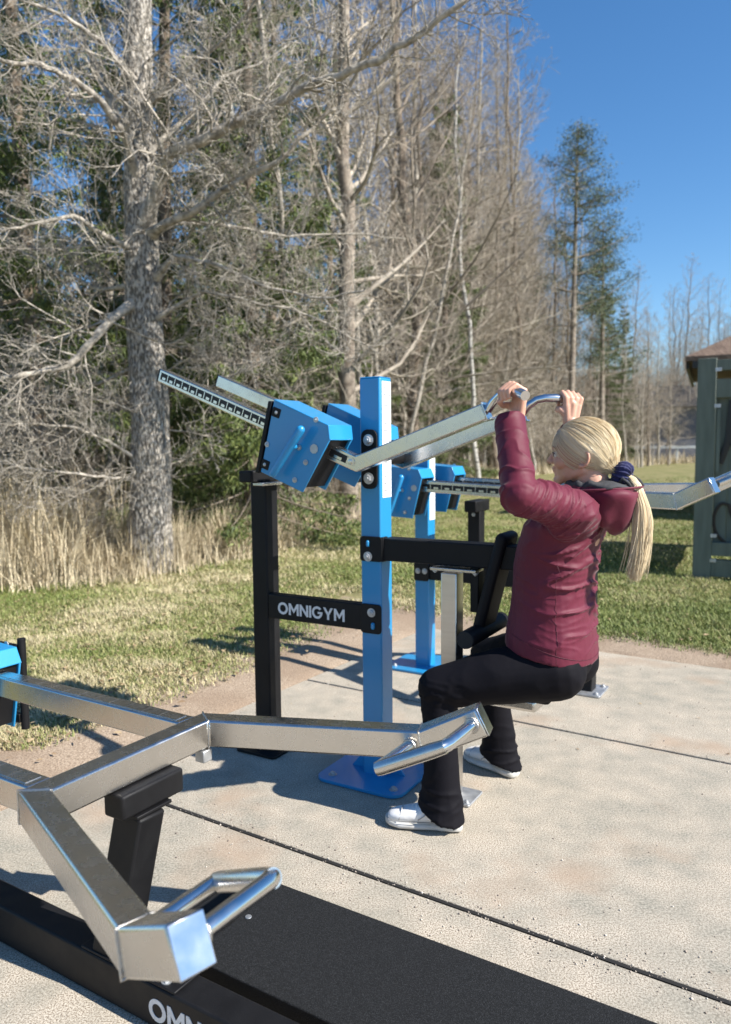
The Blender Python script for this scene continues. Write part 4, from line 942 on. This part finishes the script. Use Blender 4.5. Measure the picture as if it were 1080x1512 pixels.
def spruce(seed,h,r,first,droop,dens,bl,needm,barkm=None):
    rg=np.random.default_rng(seed); tm_,pts,rad=trunk_mesh(rg,h,r,(0,0),barkm or bark_b,wob=.006); V=[];T=[]
    tb=TB(); z=h*first
    while z<h*.985:
        f=z/h; nb=rg.integers(4,7); Lb=bl*(1-f)**.72*rg.uniform(.8,1.1)+.12
        for i in range(nb):
            az=rg.uniform(0,6.28); L=Lb*rg.uniform(.65,1.1); e=.25*f-droop*(1-f); K=6; p=np.array([0,0,z]); pl=[p.copy()]; d=np.array([math.cos(az),math.sin(az),math.tan(e)])
            for k in range(K-1): p=p+d*L/(K-1); d=d+np.array([0,0,.07]); pl.append(p.copy())
            tb.limb(pl,[.018*(1-.8*k/(K-1))*min(1,L) for k in range(K)],3)
            pl=np.array(pl); n=int(dens*1.6*L); 
            if n<1: continue
            f2=np.sqrt(rg.uniform(.03,1,n))*(K-1); k=np.minimum(f2.astype(int),K-2); q=(f2-k)[:,None]; c=pl[k]*(1-q)+pl[k+1]*q
            side=np.array([-math.sin(az),math.cos(az),0]); spread=rg.normal(0,1,n)*.16*L*(1.1-f2/(K-1)*.7); c=c+side*spread[:,None]; c[:,2]-=np.abs(rg.normal(0,.10,n))*(.5+L*.35)+np.abs(spread)*.25
            V.append(c)
            T.append(np.clip(rg.normal(.42,.2,n)+.25*(f2/(K-1)-.5),0,1))
        z+=h*.026*rg.uniform(.7,1.3)
    C_=np.concatenate(V); t=np.concatenate(T); n=len(C_); Ln=rg.uniform(.05,.12,n); wn=Ln*rg.uniform(.07,.15,n)
    d=rg.normal(0,1,(n,3)); d[:,2]=-np.abs(d[:,2])*1.2-.35; d/=np.linalg.norm(d,axis=1,keepdims=True); s=np.cross(d,rg.normal(0,1,(n,3))); s/=np.linalg.norm(s,axis=1,keepdims=True)
    Vv=np.stack([C_-s*wn[:,None],C_+s*wn[:,None],C_+d*Ln[:,None]],1).reshape(-1,3); Ff=np.arange(3*n).reshape(-1,3)
    need=npmesh('crown',Vv,Ff,needm,np.repeat(t,3))
    return tm_,need,tb.mesh('limbs',twig_b)
def pine(seed,h,r,first):
    rg=np.random.default_rng(seed); tm_,pts,rad=trunk_mesh(rg,h,r,(.01,0),bark_pine,wob=.01); tb=TB(); V=[]
    for i in range(46):
        f=first+(1-first)*(i/46)**.85; f=min(f,.99); k=min(int(f*21),20); sp=np.array(pts[k]); az=rg.uniform(0,6.28); L=h*.17*(1.1-.85*((f-first)/(1-first))**1.3)*rg.uniform(.5,1.15)
        K=5;p=sp.copy();pl=[p.copy()];d=np.array([math.cos(az),math.sin(az),rg.uniform(0,.5)])
        for k in range(K-1): p=p+d*L/(K-1); d=d+rg.normal(0,.12,3)+np.array([0,0,.10]); pl.append(p.copy())
        tb.limb(pl,[.035*(1-.8*k/(K-1)) for k in range(K)],4); pl=np.array(pl)
        for c in range(int(5+L*5)):
            q=rg.uniform(.3,1.0)*(K-1); k=min(int(q),K-2); cc=pl[k]*(1-(q-k))+pl[k+1]*(q-k)+rg.normal(0,.14,3)
            V.append(cc+rg.normal(0,1,(34,3))*np.array([.20,.20,.11]))
    C_=np.concatenate(V); n=len(C_); d=rg.normal(0,1,(n,3)); d[:,2]=d[:,2]*.6+.4; d/=np.linalg.norm(d,axis=1,keepdims=True); s=np.cross(d,rg.normal(0,1,(n,3))); s/=np.linalg.norm(s,axis=1,keepdims=True)
    Ln=rg.uniform(.07,.14,n); wn=Ln*.13; Vv=np.stack([C_-s*wn[:,None],C_+s*wn[:,None],C_+d*Ln[:,None]],1).reshape(-1,3)
    need=npmesh('crown',Vv,np.arange(3*n).reshape(-1,3),pneedle,np.repeat(np.clip(rg.normal(.45,.22,n),0,1),3))
    return tm_,need,tb.mesh('limbs',bark_pine)
# the big tree
BR={
'R1':[(-2.06,7.50,3.35),(-1.85,7.30,3.70),(-1.70,7.10,3.86),(-1.37,6.90,3.87),(-1.09,6.80,3.97),(-0.76,6.70,4.06),(-0.44,6.60,4.18),(-0.18,6.40,4.17),(0.14,6.30,4.23),(0.45,6.20,4.38),(0.80,6.10,4.57),(1.14,6.00,4.79)],
'R2':[(-2.00,7.50,3.26),(-1.82,7.30,3.29),(-1.49,7.10,3.34),(-1.23,7.00,3.49),(-0.97,6.90,3.58),(-0.66,6.80,3.69),(-0.37,6.80,3.98),(-0.08,6.80,4.20)],
'R3':[(-2.04,7.50,3.94),(-1.90,7.60,4.16),(-1.61,7.80,4.49),(-1.37,8.00,4.89),(-1.01,8.10,5.06),(-0.64,8.20,5.33)],
'R4':[(-1.97,7.50,2.85),(-1.76,7.30,2.99),(-1.65,7.20,2.97),(-1.24,7.00,2.82),(-0.81,6.90,2.62),(-0.39,6.80,2.51),(0.02,6.70,2.55)],
'R5':[(-1.97,7.50,3.26),(-1.79,7.60,3.38),(-1.39,7.90,3.45),(-0.82,8.20,3.40),(-0.12,8.40,3.48),(0.47,8.60,3.45)],
'R6':[(-1.98,7.50,2.47),(-1.51,7.40,2.70),(-0.98,7.20,2.56),(-0.41,7.00,2.37),(0.13,6.90,2.06)],
'R7':[(-1.94,7.50,4.46),(-1.60,7.20,4.56),(-1.19,7.00,4.74),(-0.87,6.80,4.96),(-0.57,6.70,5.22)],
'R8':[(-1.98,7.50,1.89),(-1.58,7.30,1.68),(-1.30,7.20,1.86),(-0.84,7.00,2.02)],
'L1':[(-2.12,7.50,3.78),(-2.13,7.20,4.04),(-2.27,7.00,4.25),(-2.46,6.90,4.38),(-2.67,6.70,4.42),(-2.91,6.50,4.36),(-3.18,6.40,4.46)],
'L2':[(-2.13,7.50,3.91),(-2.29,7.60,4.29),(-2.52,7.80,4.78),(-2.67,7.90,5.11),(-2.86,8.00,5.64),(-2.94,8.00,6.02)],
'L3':[(-2.16,7.50,2.63),(-2.32,7.20,2.42),(-2.41,7.00,2.21),(-2.60,6.90,1.97),(-2.83,6.80,1.90),(-3.09,6.60,1.83),(-3.33,6.50,1.74)],
'L4':[(-2.16,7.50,3.10),(-2.38,7.20,3.18),(-2.55,7.00,3.29),(-2.81,6.90,3.19),(-3.12,6.80,3.10),(-3.41,6.70,3.14)],
'L5':[(-2.20,7.50,1.05),(-2.25,7.30,0.94),(-2.43,7.10,0.97),(-2.67,6.90,1.01),(-2.98,6.80,1.07),(-3.29,6.70,1.14)],
'L6':[(-2.20,7.50,1.11),(-2.39,7.30,1.28),(-2.66,7.10,1.43),(-2.95,6.90,1.46),(-3.20,6.80,1.46),(-3.44,6.80,1.43)],
'L7':[(-2.17,7.50,2.79),(-2.60,7.80,2.79),(-3.11,8.10,3.05),(-3.65,8.40,3.33),(-4.24,8.60,3.53)],
'L8':[(-2.18,7.50,2.02),(-2.53,7.70,1.91),(-3.06,8.00,1.74),(-3.64,8.20,1.68),(-4.11,8.30,1.76)],
'L9':[(-2.11,7.50,4.64),(-2.35,7.30,4.90),(-2.63,7.10,5.03),(-2.94,7.00,5.09),(-3.23,6.90,5.20)]}
BRR={'R1':.062,'R2':.045,'R3':.032,'R4':.030,'R5':.024,'R6':.022,'R7':.026,'R8':.016,'L1':.042,'L2':.045,'L3':.050,'L4':.028,'L5':.020,'L6':.018,'L7':.026,'L8':.018,'L9':.026}
bt=empty('broad_tree',(-2.15,7.57,0),label='thick lichen-grey deciduous tree with spreading bare limbs at the grass edge',cat='tree')
tp=[(0,0,-.06),(.0,0,.03),(.012,0,.18),(.02,0,.44),(.045,0,1.0),(.06,0,1.64),(.035,0,2.2),(.03,0,2.61),(.03,0,3.37),(.03,.03,4.19),(.05,.03,5.05),(.08,.03,5.77),(.07,.13,7.0),(.12,.23,8.4),(.2,.3,9.8),(.3,.3,11.4)]
tr_=[.30,.262,.225,.207,.187,.180,.172,.178,.156,.135,.126,.120,.100,.08,.05,.02]
Pn=np.array(tp); K=150; ff=np.linspace(0,len(tp)-1,K); pts=np.stack([np.interp(ff,range(len(tp)),Pn[:,i]) for i in range(3)],1); rad=np.interp(ff,range(len(tp)),tr_)
tb=TB(); tb.limb(pts,rad,40); tme=tb.mesh('trunk',bark_big)
for v in tme.vertices:
    c=v.co; f=Vector((c.x*7,c.y*7,c.z*2.2)); k=.014*noise.noise(f)+.010*noise.noise(Vector((c.x*26,c.y*26,c.z*11)))+.012*abs(noise.noise(Vector((c.x*12,c.y*12,c.z*.9))))*math.exp(-c.z/.6)*3
    r_xy=Vector((c.x-.03,c.y,0)); v.co=c+r_xy.normalized()*k
link('trunk',tme,None,bt)
tb=TB(); rg=np.random.default_rng(77)
for kname,pl in BR.items():
    P=np.array(pl)-np.array([-2.15,7.57,0]); K=len(P); r0=BRR[kname]; kk=np.linspace(0,K-1,K*4); P=np.stack([np.interp(kk,range(K),P[:,i]) for i in range(3)],1)+rg.normal(0,.010,(K*4,3))*np.linspace(0,1,K*4)[:,None]
    K=len(P); rr=r0*(1-.72*np.linspace(0,1,K)); rr[:3]*=[1.7,1.35,1.12]; tb.limb(P,rr,7); D_=np.gradient(P,axis=0); D_/=np.linalg.norm(D_,axis=1,keepdims=True)
    Ltot=np.linalg.norm(np.diff(P,axis=0),axis=1).sum(); nb=int(8+Ltot*11)
    for i in range(nb):
        f=.10+.9*(i+rg.random())/nb; k=min(int(f*(K-1)),K-1); side=np.cross(D_[k],rg.normal(0,1,3)); side/=np.linalg.norm(side); d=D_[k]*rg.uniform(.3,.9)+side*.9
        grow(tb,rg,P[k],d,rg.uniform(.35,.95)*(1.15-.4*f),max(.006,rr[k]*.32),0,.01,.24,(6,4),2,.0022,(.35,.65))
for i in range(46):      # small side shoots straight from the stem, and the higher crown
    z=rg.uniform(.9,9.5) if i>18 else rg.uniform(5.5,11); az=rg.uniform(0,6.28); k=np.interp(z,[p[2] for p in tp],tr_); x0=np.interp(z,[p[2] for p in tp],[p[0] for p in tp])
    big=i<=18; grow(tb,rg,(x0+k*.8*math.cos(az),k*.8*math.sin(az),z),(math.cos(az),math.sin(az),rg.uniform(-.1,.5)),rg.uniform(1.4,2.6) if big else rg.uniform(.5,1.3),.028 if big else .012,0,.02,.2,(8,5),2,.0022)
cr=tb.mesh('crown',bark_a); link('crown',cr,None,bt)

protos={}
protos['bare']=[bare_tree(100+i,h,r,f,nb,bl,up,bk,tw,nch=(6,4)) for i,(h,r,f,nb,bl,up,bk,tw) in enumerate([(11,.085,.14,46,2.3,.16,bark_a,twig_g),(13,.10,.18,48,2.6,.18,bark_b,twig_b),(9.5,.06,.10,42,1.9,.15,bark_a,twig_b),(12,.075,.22,44,2.2,.2,bark_b,twig_g),(8,.05,.06,40,1.7,.12,bark_a,twig_g)])]
protos['broad']=[bare_tree(120+i,h,.11,.10,44,3.6,.05,bark_a,twig_g,nch=(8,6),el=(-.05,.75),wander=.2) for i,h in enumerate((12,10.5,11))]
protos['leaning']=[bare_tree(140+i,h,.06,.12,42,2.0,.12,bark_a,twig_g,lean=l,nch=(6,4)) for i,(h,l) in enumerate([(9,(.22,.0)),(8,(-.25,.05)),(10,(.16,.08))])]
protos['birch']=[bare_tree(160+i,h,r,.30,40,1.9,.10,birchm,twig_b,nch=(6,5),el=(.5,1.0)) for i,(h,r) in enumerate([(13,.07),(11,.06)])]
protos['spruce']=[spruce(200+i,h,.13,.04,.42,dn,bl,needle) for i,(h,dn,bl) in enumerate([(12,230,1.9),(10,240,1.6),(14,200,2.1)])]
protos['pine']=[pine(230,13.5,.16,.45),pine(231,10.5,.14,.40)]
protos['shrub']=[bare_tree(250+i,2.6,.016,.06,26,1.0,.20,bark_b,twig_g,nch=(5,4),el=(.4,1.1),minr=.0022,wander=.22) for i in range(3)]
def place(kind,i,x,y,s,rz,name,label,cat='tree',group=None,tilt=(0,0),dz=-.03):
    pr=protos[kind][i%len(protos[kind])]; e=bpy.data.objects.new(name,None); COL.objects.link(e); e.location=(x,y,dz); e.scale=(s,s,s); e.rotation_euler=(tilt[0],tilt[1],rz); e.empty_display_size=.2
    tagp(e,label,cat,group)
    nm=('trunk','crown','limbs')
    for k,me in enumerate(pr):
        o=bpy.data.objects.new(nm[k],me); COL.objects.link(o); o.parent=e
    return e
tg=np.random.default_rng(31)
occ=[(-2.15,7.57,.9)]
def free(x,y,d):
    return all((x-a)**2+(y-b)**2>max(d,c)**2 for a,b,c in occ)
def fill(kind,n,xr,off,sc,name,label,group,dmin,tilt=.0):
    c=0;t=0
    while c<n and t<n*60:
        t+=1; x=tg.uniform(*xr); y=float(edge_y(x))+tg.uniform(*off)
        if abs(x)>y*.58+1.2 or not free(x,y,dmin): continue
        occ.append((x,y,dmin)); place(kind,int(tg.integers(0,9)),x,y,tg.uniform(*sc),tg.uniform(0,6.28),name,label,group=group,tilt=(tg.normal(0,.03+tilt),tg.normal(0,.03+tilt))); c+=1
# hand-placed ones that stand out
protos['mid']=[bare_tree(300,12.5,.15,.16,52,2.4,.12,bark_pine,twig_g,nch=(7,5))]
place('mid',0,-.28,11.8,1.0,.6,'bare_tree','upright bare tree with a thick brown trunk rising just left of the tall blue post'); occ.append((-.28,11.8,.8))
place('birch',0,-1.62,10.6,1.0,2.,'birch_tree','thin white-barked birch between the lichen-grey tree and the blue machine boxes'); occ.append((-1.62,10.6,.5))
place('birch',1,2.9,19.6,1.15,4.,'birch_tree','pale birch stem behind the woman, left of the raised hands',tilt=(.03,.07)); occ.append((2.9,19.6,.5))
place('pine',0,8.1,30.5,1.0,0.,'pine_tree','tall pine with a narrow green top standing clear against the sky'); occ.append((8.1,30.5,1.5))
place('pine',1,10.3,33.6,1.02,2.,'pine_tree','shorter pine just right of the tallest pine'); occ.append((10.3,33.6,1.5))
place('spruce',1,2.25,21.6,1.08,1.,'spruce_tree','dark spruce top rising among bare crowns above the raised steel arms'); occ.append((2.25,21.6,1))
place('spruce',0,13.6,41.,.72,1.,'spruce_tree','low dark spruce clump at the far right end of the wood'); occ.append((13.6,41,1))
place('spruce',2,11.9,38.,.62,1.,'spruce_tree','small dark spruce below the shorter pine'); occ.append((11.9,38,1))
for i,(x,y) in enumerate([(-3.85,9.2),(-1.35,9.3),(-2.75,10.4),(-5.3,11.4),(-3.2,12.6),(-1.7,13.4),(-.6,14.8),(-5.,15.),(-7.2,14.5),(-2.9,16.5),(1.2,19.5),(-6.2,21)]):
    place('spruce',i,x,y,(tg.uniform(.75,.95) if i<3 else tg.uniform(.5,.85)),tg.uniform(0,6.28),'spruce_tree','dense dark green spruce in the wood behind the bare trees',group='spruces in the wood on the left',tilt=(tg.normal(0,.02),tg.normal(0,.02))); occ.append((x,y,.8))
G1='bare trees of the wood'
fill('bare',9,(-7.5,.6),(2.8,7),(.8,1.1),'bare_tree','bare grey deciduous tree in the near part of the wood',G1+' on the left',.55)
fill('leaning',7,(-1.2,2.5),(.6,4),(.7,1.05),'leaning_tree','bare thin tree leaning among the others at the wood edge','leaning thin trees at the wood edge',.5,.06)
fill('broad',17,(-.6,5.2),(.6,8),(.95,1.35),'spreading_tree','wide bare tree with long arching limbs behind the machines','spreading bare trees behind the machines',.9)
fill('bare',16,(.8,6.2),(.4,6),(1.15,1.5),'bare_tree','tall slender bare tree whose crown stands against the sky behind the machines',G1+' tall behind the machines',.5)
fill('bare',40,(.0,9),(.4,11),(.75,1.1),'bare_tree','slender bare tree in the thicket behind the machines',G1+' behind the machines',.6)
fill('birch',14,(-.9,10),(.6,9),(.8,1.1),'birch_tree','pale-stemmed birch among the bare trees','birches among the bare trees',.6)
fill('leaning',14,(.5,9),(.4,6),(.8,1.1),'leaning_tree','thin bare tree tilting out over the meadow','tilting thin trees beside the meadow',.5,.06)
fill('bare',50,(7,26),(.3,9),(.62,.92),'bare_tree','small bare tree far off at the end of the wood',G1+' far off on the right',.7)
def place_shrubs(n,xr,off,label,group,sc):
    for i in range(n):
        x=tg.uniform(*xr); y=float(edge_y(x))+tg.uniform(*off)
        place('shrub',int(tg.integers(0,9)),x,y,tg.uniform(*sc),tg.uniform(0,6.28),'bare_shrub',label,'shrub',group,tilt=(tg.normal(0,.18),tg.normal(0,.18)))
place_shrubs(40,(-6,.8),(.1,3.),'leafless twiggy shrub in the dead grass on the left','leafless shrubs along the left wood edge',(.35,1.1))
place_shrubs(44,(.5,14),(.1,4.),'leafless twiggy shrub beside the meadow','leafless shrubs beside the meadow',(.7,1.6))
for i,(x,y,s) in enumerate([(13.1,36.5,.62),(14.0,38.2,.7),(14.9,40.6,.66),(15.6,41.,.75),(13.6,38.8,.8),(12.6,35.5,.55),(16.3,41.3,.6),(14.6,39.2,.55),(15.2,38.6,.5)]):
    place('broad' if i%3==0 else 'bare',i,x,y,s*.85,tg.uniform(0,6.28),'bare_tree','low spreading bare tree in front of the grey house and the rail',group='bare trees in front of the grey house')
for i,(x,y,s) in enumerate([(20.5,52,1.0),(23.,56,1.1),(26.,55,1.15),(19.,60,1.0),(24.5,47,1.05),(27.5,50,1.2),(22.,64,1.2),(17.5,55,.8)]):
    place('bare',i,x,y,s,tg.uniform(0,6.28),'bare_tree','tall bare tree beyond the grey house at the right edge',group='bare trees beyond the houses')
# far wood that reads as one mass
wv=[];wt=[]
fw=np.random.default_rng(61); tb=TB()
for i in range(1500):
    x=fw.uniform(-16,22); y=float(edge_y(x))+fw.uniform(9,24)
    if x>12: y=float(edge_y(x))+fw.uniform(6,12)
    h=fw.uniform(5,10)*(1 if 0<x<10 else .6); dx,dy=fw.normal(0,.06,2)
    tb.limb([(x,y,-.1),(x+dx*h*.5,y,h*.5),(x+dx*h,y+dy*h,h)],[.05+.0015*y,.035+.001*y,.01],3)
    for k in range(9):
        f=fw.uniform(.2,.95); az=fw.uniform(0,6.28); l=fw.uniform(.6,1.8); s0=(x+dx*h*f,y+dy*h*f,h*f); tb.limb([s0,(s0[0]+math.cos(az)*l*.5,s0[1]+math.sin(az)*l*.5,s0[2]+l*.35),(s0[0]+math.cos(az)*l,s0[1]+math.sin(az)*l,s0[2]+l*.9)],[.014,.012,.006],3)
o=link('distant_thicket',tb.mesh('distant_thicket',twig_b),None); tagp(o,'deep tangle of far-off bare stems closing the wood',kind='stuff')
C_=[]
for i in range(900):
    x=fw.uniform(-16,9); y=float(edge_y(x))+fw.uniform(7,20); r=fw.uniform(.5,1.3); z=fw.uniform(.2,4.5)
    C_.append(np.array([x,y,z])+fw.normal(0,1,(70,3))*np.array([r,r,r*.7])*.6)
C_=np.concatenate(C_); C_=C_[C_[:,2]>0]; n=len(C_); d=fw.normal(0,1,(n,3)); d/=np.linalg.norm(d,axis=1,keepdims=True); s_=np.cross(d,fw.normal(0,1,(n,3))); s_/=np.linalg.norm(s_,axis=1,keepdims=True); Ln=fw.uniform(.12,.30,n); wn=Ln*.2
o=link('distant_undergrowth',npmesh('distant_undergrowth',np.stack([C_-s_*wn[:,None],C_+s_*wn[:,None],C_+d*Ln[:,None]],1).reshape(-1,3),np.arange(3*n).reshape(-1,3),needle,np.repeat(np.clip(fw.normal(.35,.25,n),0,1),3)),None); tagp(o,'dark evergreen undergrowth deep inside the wood',kind='stuff')

# ------------------------------------------------------------------ shed, kiosk, house, rail
sh=empty('board_shed',(2.93,6.83,0),R(-26),label='dark green vertical-board shed with black graffiti at the right edge',cat='shed')
b=MB(); b.box((.075,0,.98),(.15,.13,1.96)); b.build('corner_post',green,sh,bevel=.004)
b=MB(); b.box((2.525,0,.98),(.15,.13,1.96)); b.build('corner_post',green,sh,bevel=.004)
W=2.6
for z,hh in((1.90,.09),(1.70,.16),(.30,.12),(.13,.15)):
    b=MB(); b.box((.15+(W-.3)/2,-.012 if hh>.1 else 0,z),(W-.3,.09 if hh>.1 else .11,hh)); b.build('rail',green,sh,bevel=.003)
k=0; x=.155
while x<W-.2:
    w=.105; b=MB(); b.box((x+w/2,.018+(.012 if k%2 else 0),1.03),(w-.006,.022,1.40)); b.build('board',green,sh,bevel=.002); x+=w; k+=1
b=MB(); b.box((.178,-.045,1.25),(.03,.02,.55)); b.build('cover_strip',green,sh,bevel=.002)
for z in(.42,.2,1.86,1.55):
    b=MB(); b.box((.165,-.068,z),(.05,.006,.03)); b.build('hinge',zinc,sh,bevel=.001)
# side wall running back and rear wall, roofless yard
Ms=[((-.0,.065),(0,2.3))]
k=0; y=.07
while y<2.3:
    b=MB(); b.box((.03,y+.05,1.05),(.022,.099,1.72)); b.build('side_board',green,sh,bevel=.002); y+=.105; k+=1
b=MB(); b.box((W/2,2.33,1.0),(W,.05,1.9)); b.build('back_wall',green,sh,bevel=.003)
def stroke(pts,w=.035,y=-.0035):
    b=MB(); sm=[]; pts=[(p[0]+.06,p[1]) for p in pts]; w=w*1.25; y-=.002
    P=[Vector((p[0],0,p[1])) for p in pts]
    for i in range(len(P)-1):
        p0=P[max(i-1,0)];p1=P[i];p2=P[i+1];p3=P[min(i+2,len(P)-1)]
        for t in np.linspace(0,1,6,endpoint=False): sm.append(.5*((2*p1)+(p2-p0)*t+(2*p0-5*p1+4*p2-p3)*t*t+(3*p1-p0-3*p2+p3)*t**3))
    sm.append(P[-1]); sm=[Vector((q.x,y,q.z)) for q in sm]
    b.sq(sm,.004,w,up=(0,0,1)) if 0 else b.tube(sm,w/2,8)
    o=b.build('graffiti_stroke',gpaint,sh); 
    for v in o.data.vertices: v.co.y=y+(v.co.y-y)*.10
    return o
stroke([(0.220,1.60),(0.210,1.45),(0.195,1.25),(0.135,1.05)],.045,-.006)
stroke([(0.235,1.55),(0.265,1.40),(0.435,1.55),(0.515,1.58)],.03,-.009)
stroke([(0.225,1.20),(0.335,1.30),(0.455,1.42),(0.535,1.55)],.035,-.012)
stroke([(0.255,.66),(0.165,.70),(0.105,.60),(0.115,.46),(0.195,.36),(0.335,.30),(0.495,.32)],.022,-.006)
stroke([(0.215,.70),(0.235,.62),(0.265,.56)],.022,-.010)
stroke([(0.335,.52),(0.385,.60),(0.455,.55),(0.515,.62)],.045,-.008)
stroke([(0.685,1.5),(0.785,1.2),(0.935,1.45),(1.035,1.1)],.035,-.006)
# kiosk with brown roof behind
ki=empty('brown_roof_kiosk',(5.75,12.2,.20),R(-24),label='low building with brown roof behind the green shed',cat='building')
b=MB(); b.box((2.2,1.8,.97),(4.2,3.4,2.58)); b.build('wall',ywall,ki)
b=MB(); ap=[(2.2,1.0,3.75),(2.2,2.6,3.75)]; e=[(-.65,-.55,2.34),(5.05,-.55,2.34),(5.05,4.15,2.34),(-.65,4.15,2.34)]
b.add(e+ap+[(p[0],p[1],p[2]-.07) for p in e],[(0,1,4),(1,2,5,4),(2,3,5),(3,0,4,5),(0,6,7,1),(1,7,8,2),(2,8,9,3),(3,9,6,0),(9,8,7,6)]); b.build('roof',tile,ki,smooth=False)
b=MB(); b.box((2.2,-.52,2.22),(5.5,.05,.12)); b.build('fascia',fascia,ki)
b=MB(); b.box((-.62,1.8,2.22),(.05,4.5,.12)); b.build('fascia',fascia,ki)
# far grey house
ho=empty('grey_house',(16.3,44.5,0),R(-12),label='grey-blue house far off between the wood and the green shed',cat='house')
b=MB(); b.box((4,3,1.6),(8,6,3.2)); b.build('wall',gwall,ho)
b=MB(); b.prism([(-.5,3.2),(6.5,3.2),(3,4.6)],'x',-.4,8.4); o=b.build('roof',fascia,ho,smooth=False)
for x,z in((1.3,1.9),(3.2,1.9),(5.4,1.9)):
    b=MB(); b.box((x,-.02,z),(.9,.06,.8)); w_o=b.build('window',gwall,ho); b=MB(); b.box((x,-.055,z),(.78,.02,.68)); b.build('pane',pane,w_o)
rl=empty('guard_rail',(10.,42.2,0),R(-2),label='pale roadside guard rail in front of the grey house',cat='guard rail')
b=MB(); b.box((7,0,.92),(16,.08,.13)); b.build('rail',zinc,rl)
for k in range(9):
    b=MB(); b.box((-.8+k*1.95,.06,.45),(.10,.08,.9)); b.build('post',zinc,rl)
rd=MB(); rd.add([(9,43.5,.012),(60,41,.012),(60,47,.012),(9,49,.012)],[(0,1,2,3)]); asph=mat('asphalt',(.055,.054,.052),.95,var=(.075,.073,.07),vscale=3,spec=.1)
tagp(rd.build('road',asph),kind='structure')
# ------------------------------------------------------------------ light, sky, camera
w=bpy.data.worlds.new('World'); sc.world=w; w.use_nodes=True; nt=w.node_tree; bg=nt.nodes['Background']
sk=nt.nodes.new('ShaderNodeTexSky'); sk.sky_type='NISHITA'; sk.sun_disc=False; sk.sun_elevation=R(40); sk.sun_rotation=R(115); sk.air_density=1.0; sk.dust_density=.15; sk.ozone_density=4.0; sk.altitude=50
hs=nt.nodes.new('ShaderNodeHueSaturation'); hs.inputs['Saturation'].default_value=1.2; nt.links.new(sk.outputs[0],hs.inputs['Color']); nt.links.new(hs.outputs[0],bg.inputs[0]); bg.inputs[1].default_value=.092
sl=bpy.data.lights.new('sun','SUN'); sl.energy=5.0; sl.angle=R(.5); sl.color=(1,.95,.87); so_=bpy.data.objects.new('sun',sl); COL.objects.link(so_)
az=R(-25); el=R(40); d=Vector((math.cos(az)*math.cos(el),math.sin(az)*math.cos(el),math.sin(el))); so_.rotation_euler=d.to_track_quat('Z','Y').to_euler(); so_.location=(8,-4,9)
cam=bpy.data.cameras.new('camera'); co_=bpy.data.objects.new('camera',cam); COL.objects.link(co_); sc.camera=co_
cam.sensor_fit='VERTICAL'; cam.sensor_height=36; cam.lens=36*1136/1512; cam.clip_start=.05; cam.clip_end=1500
pitch,roll=R(5.05),R(.55)
F_=Vector((0,math.cos(pitch),-math.sin(pitch))); R0=Vector((1,0,0)); U0=R0.cross(F_); Rr=R0*math.cos(roll)-U0*math.sin(roll); Uu=U0*math.cos(roll)+R0*math.sin(roll)
M=Matrix((Rr,Uu,-F_)).transposed().to_4x4(); M.translation=(0,0,1.25); co_.matrix_world=M
cam.dof.use_dof=True; cam.dof.focus_distance=2.05; cam.dof.aperture_fstop=3.6
vs=sc.view_settings; vs.view_transform='Standard'; vs.look='None'; vs.exposure=0.92; vs.gamma=1
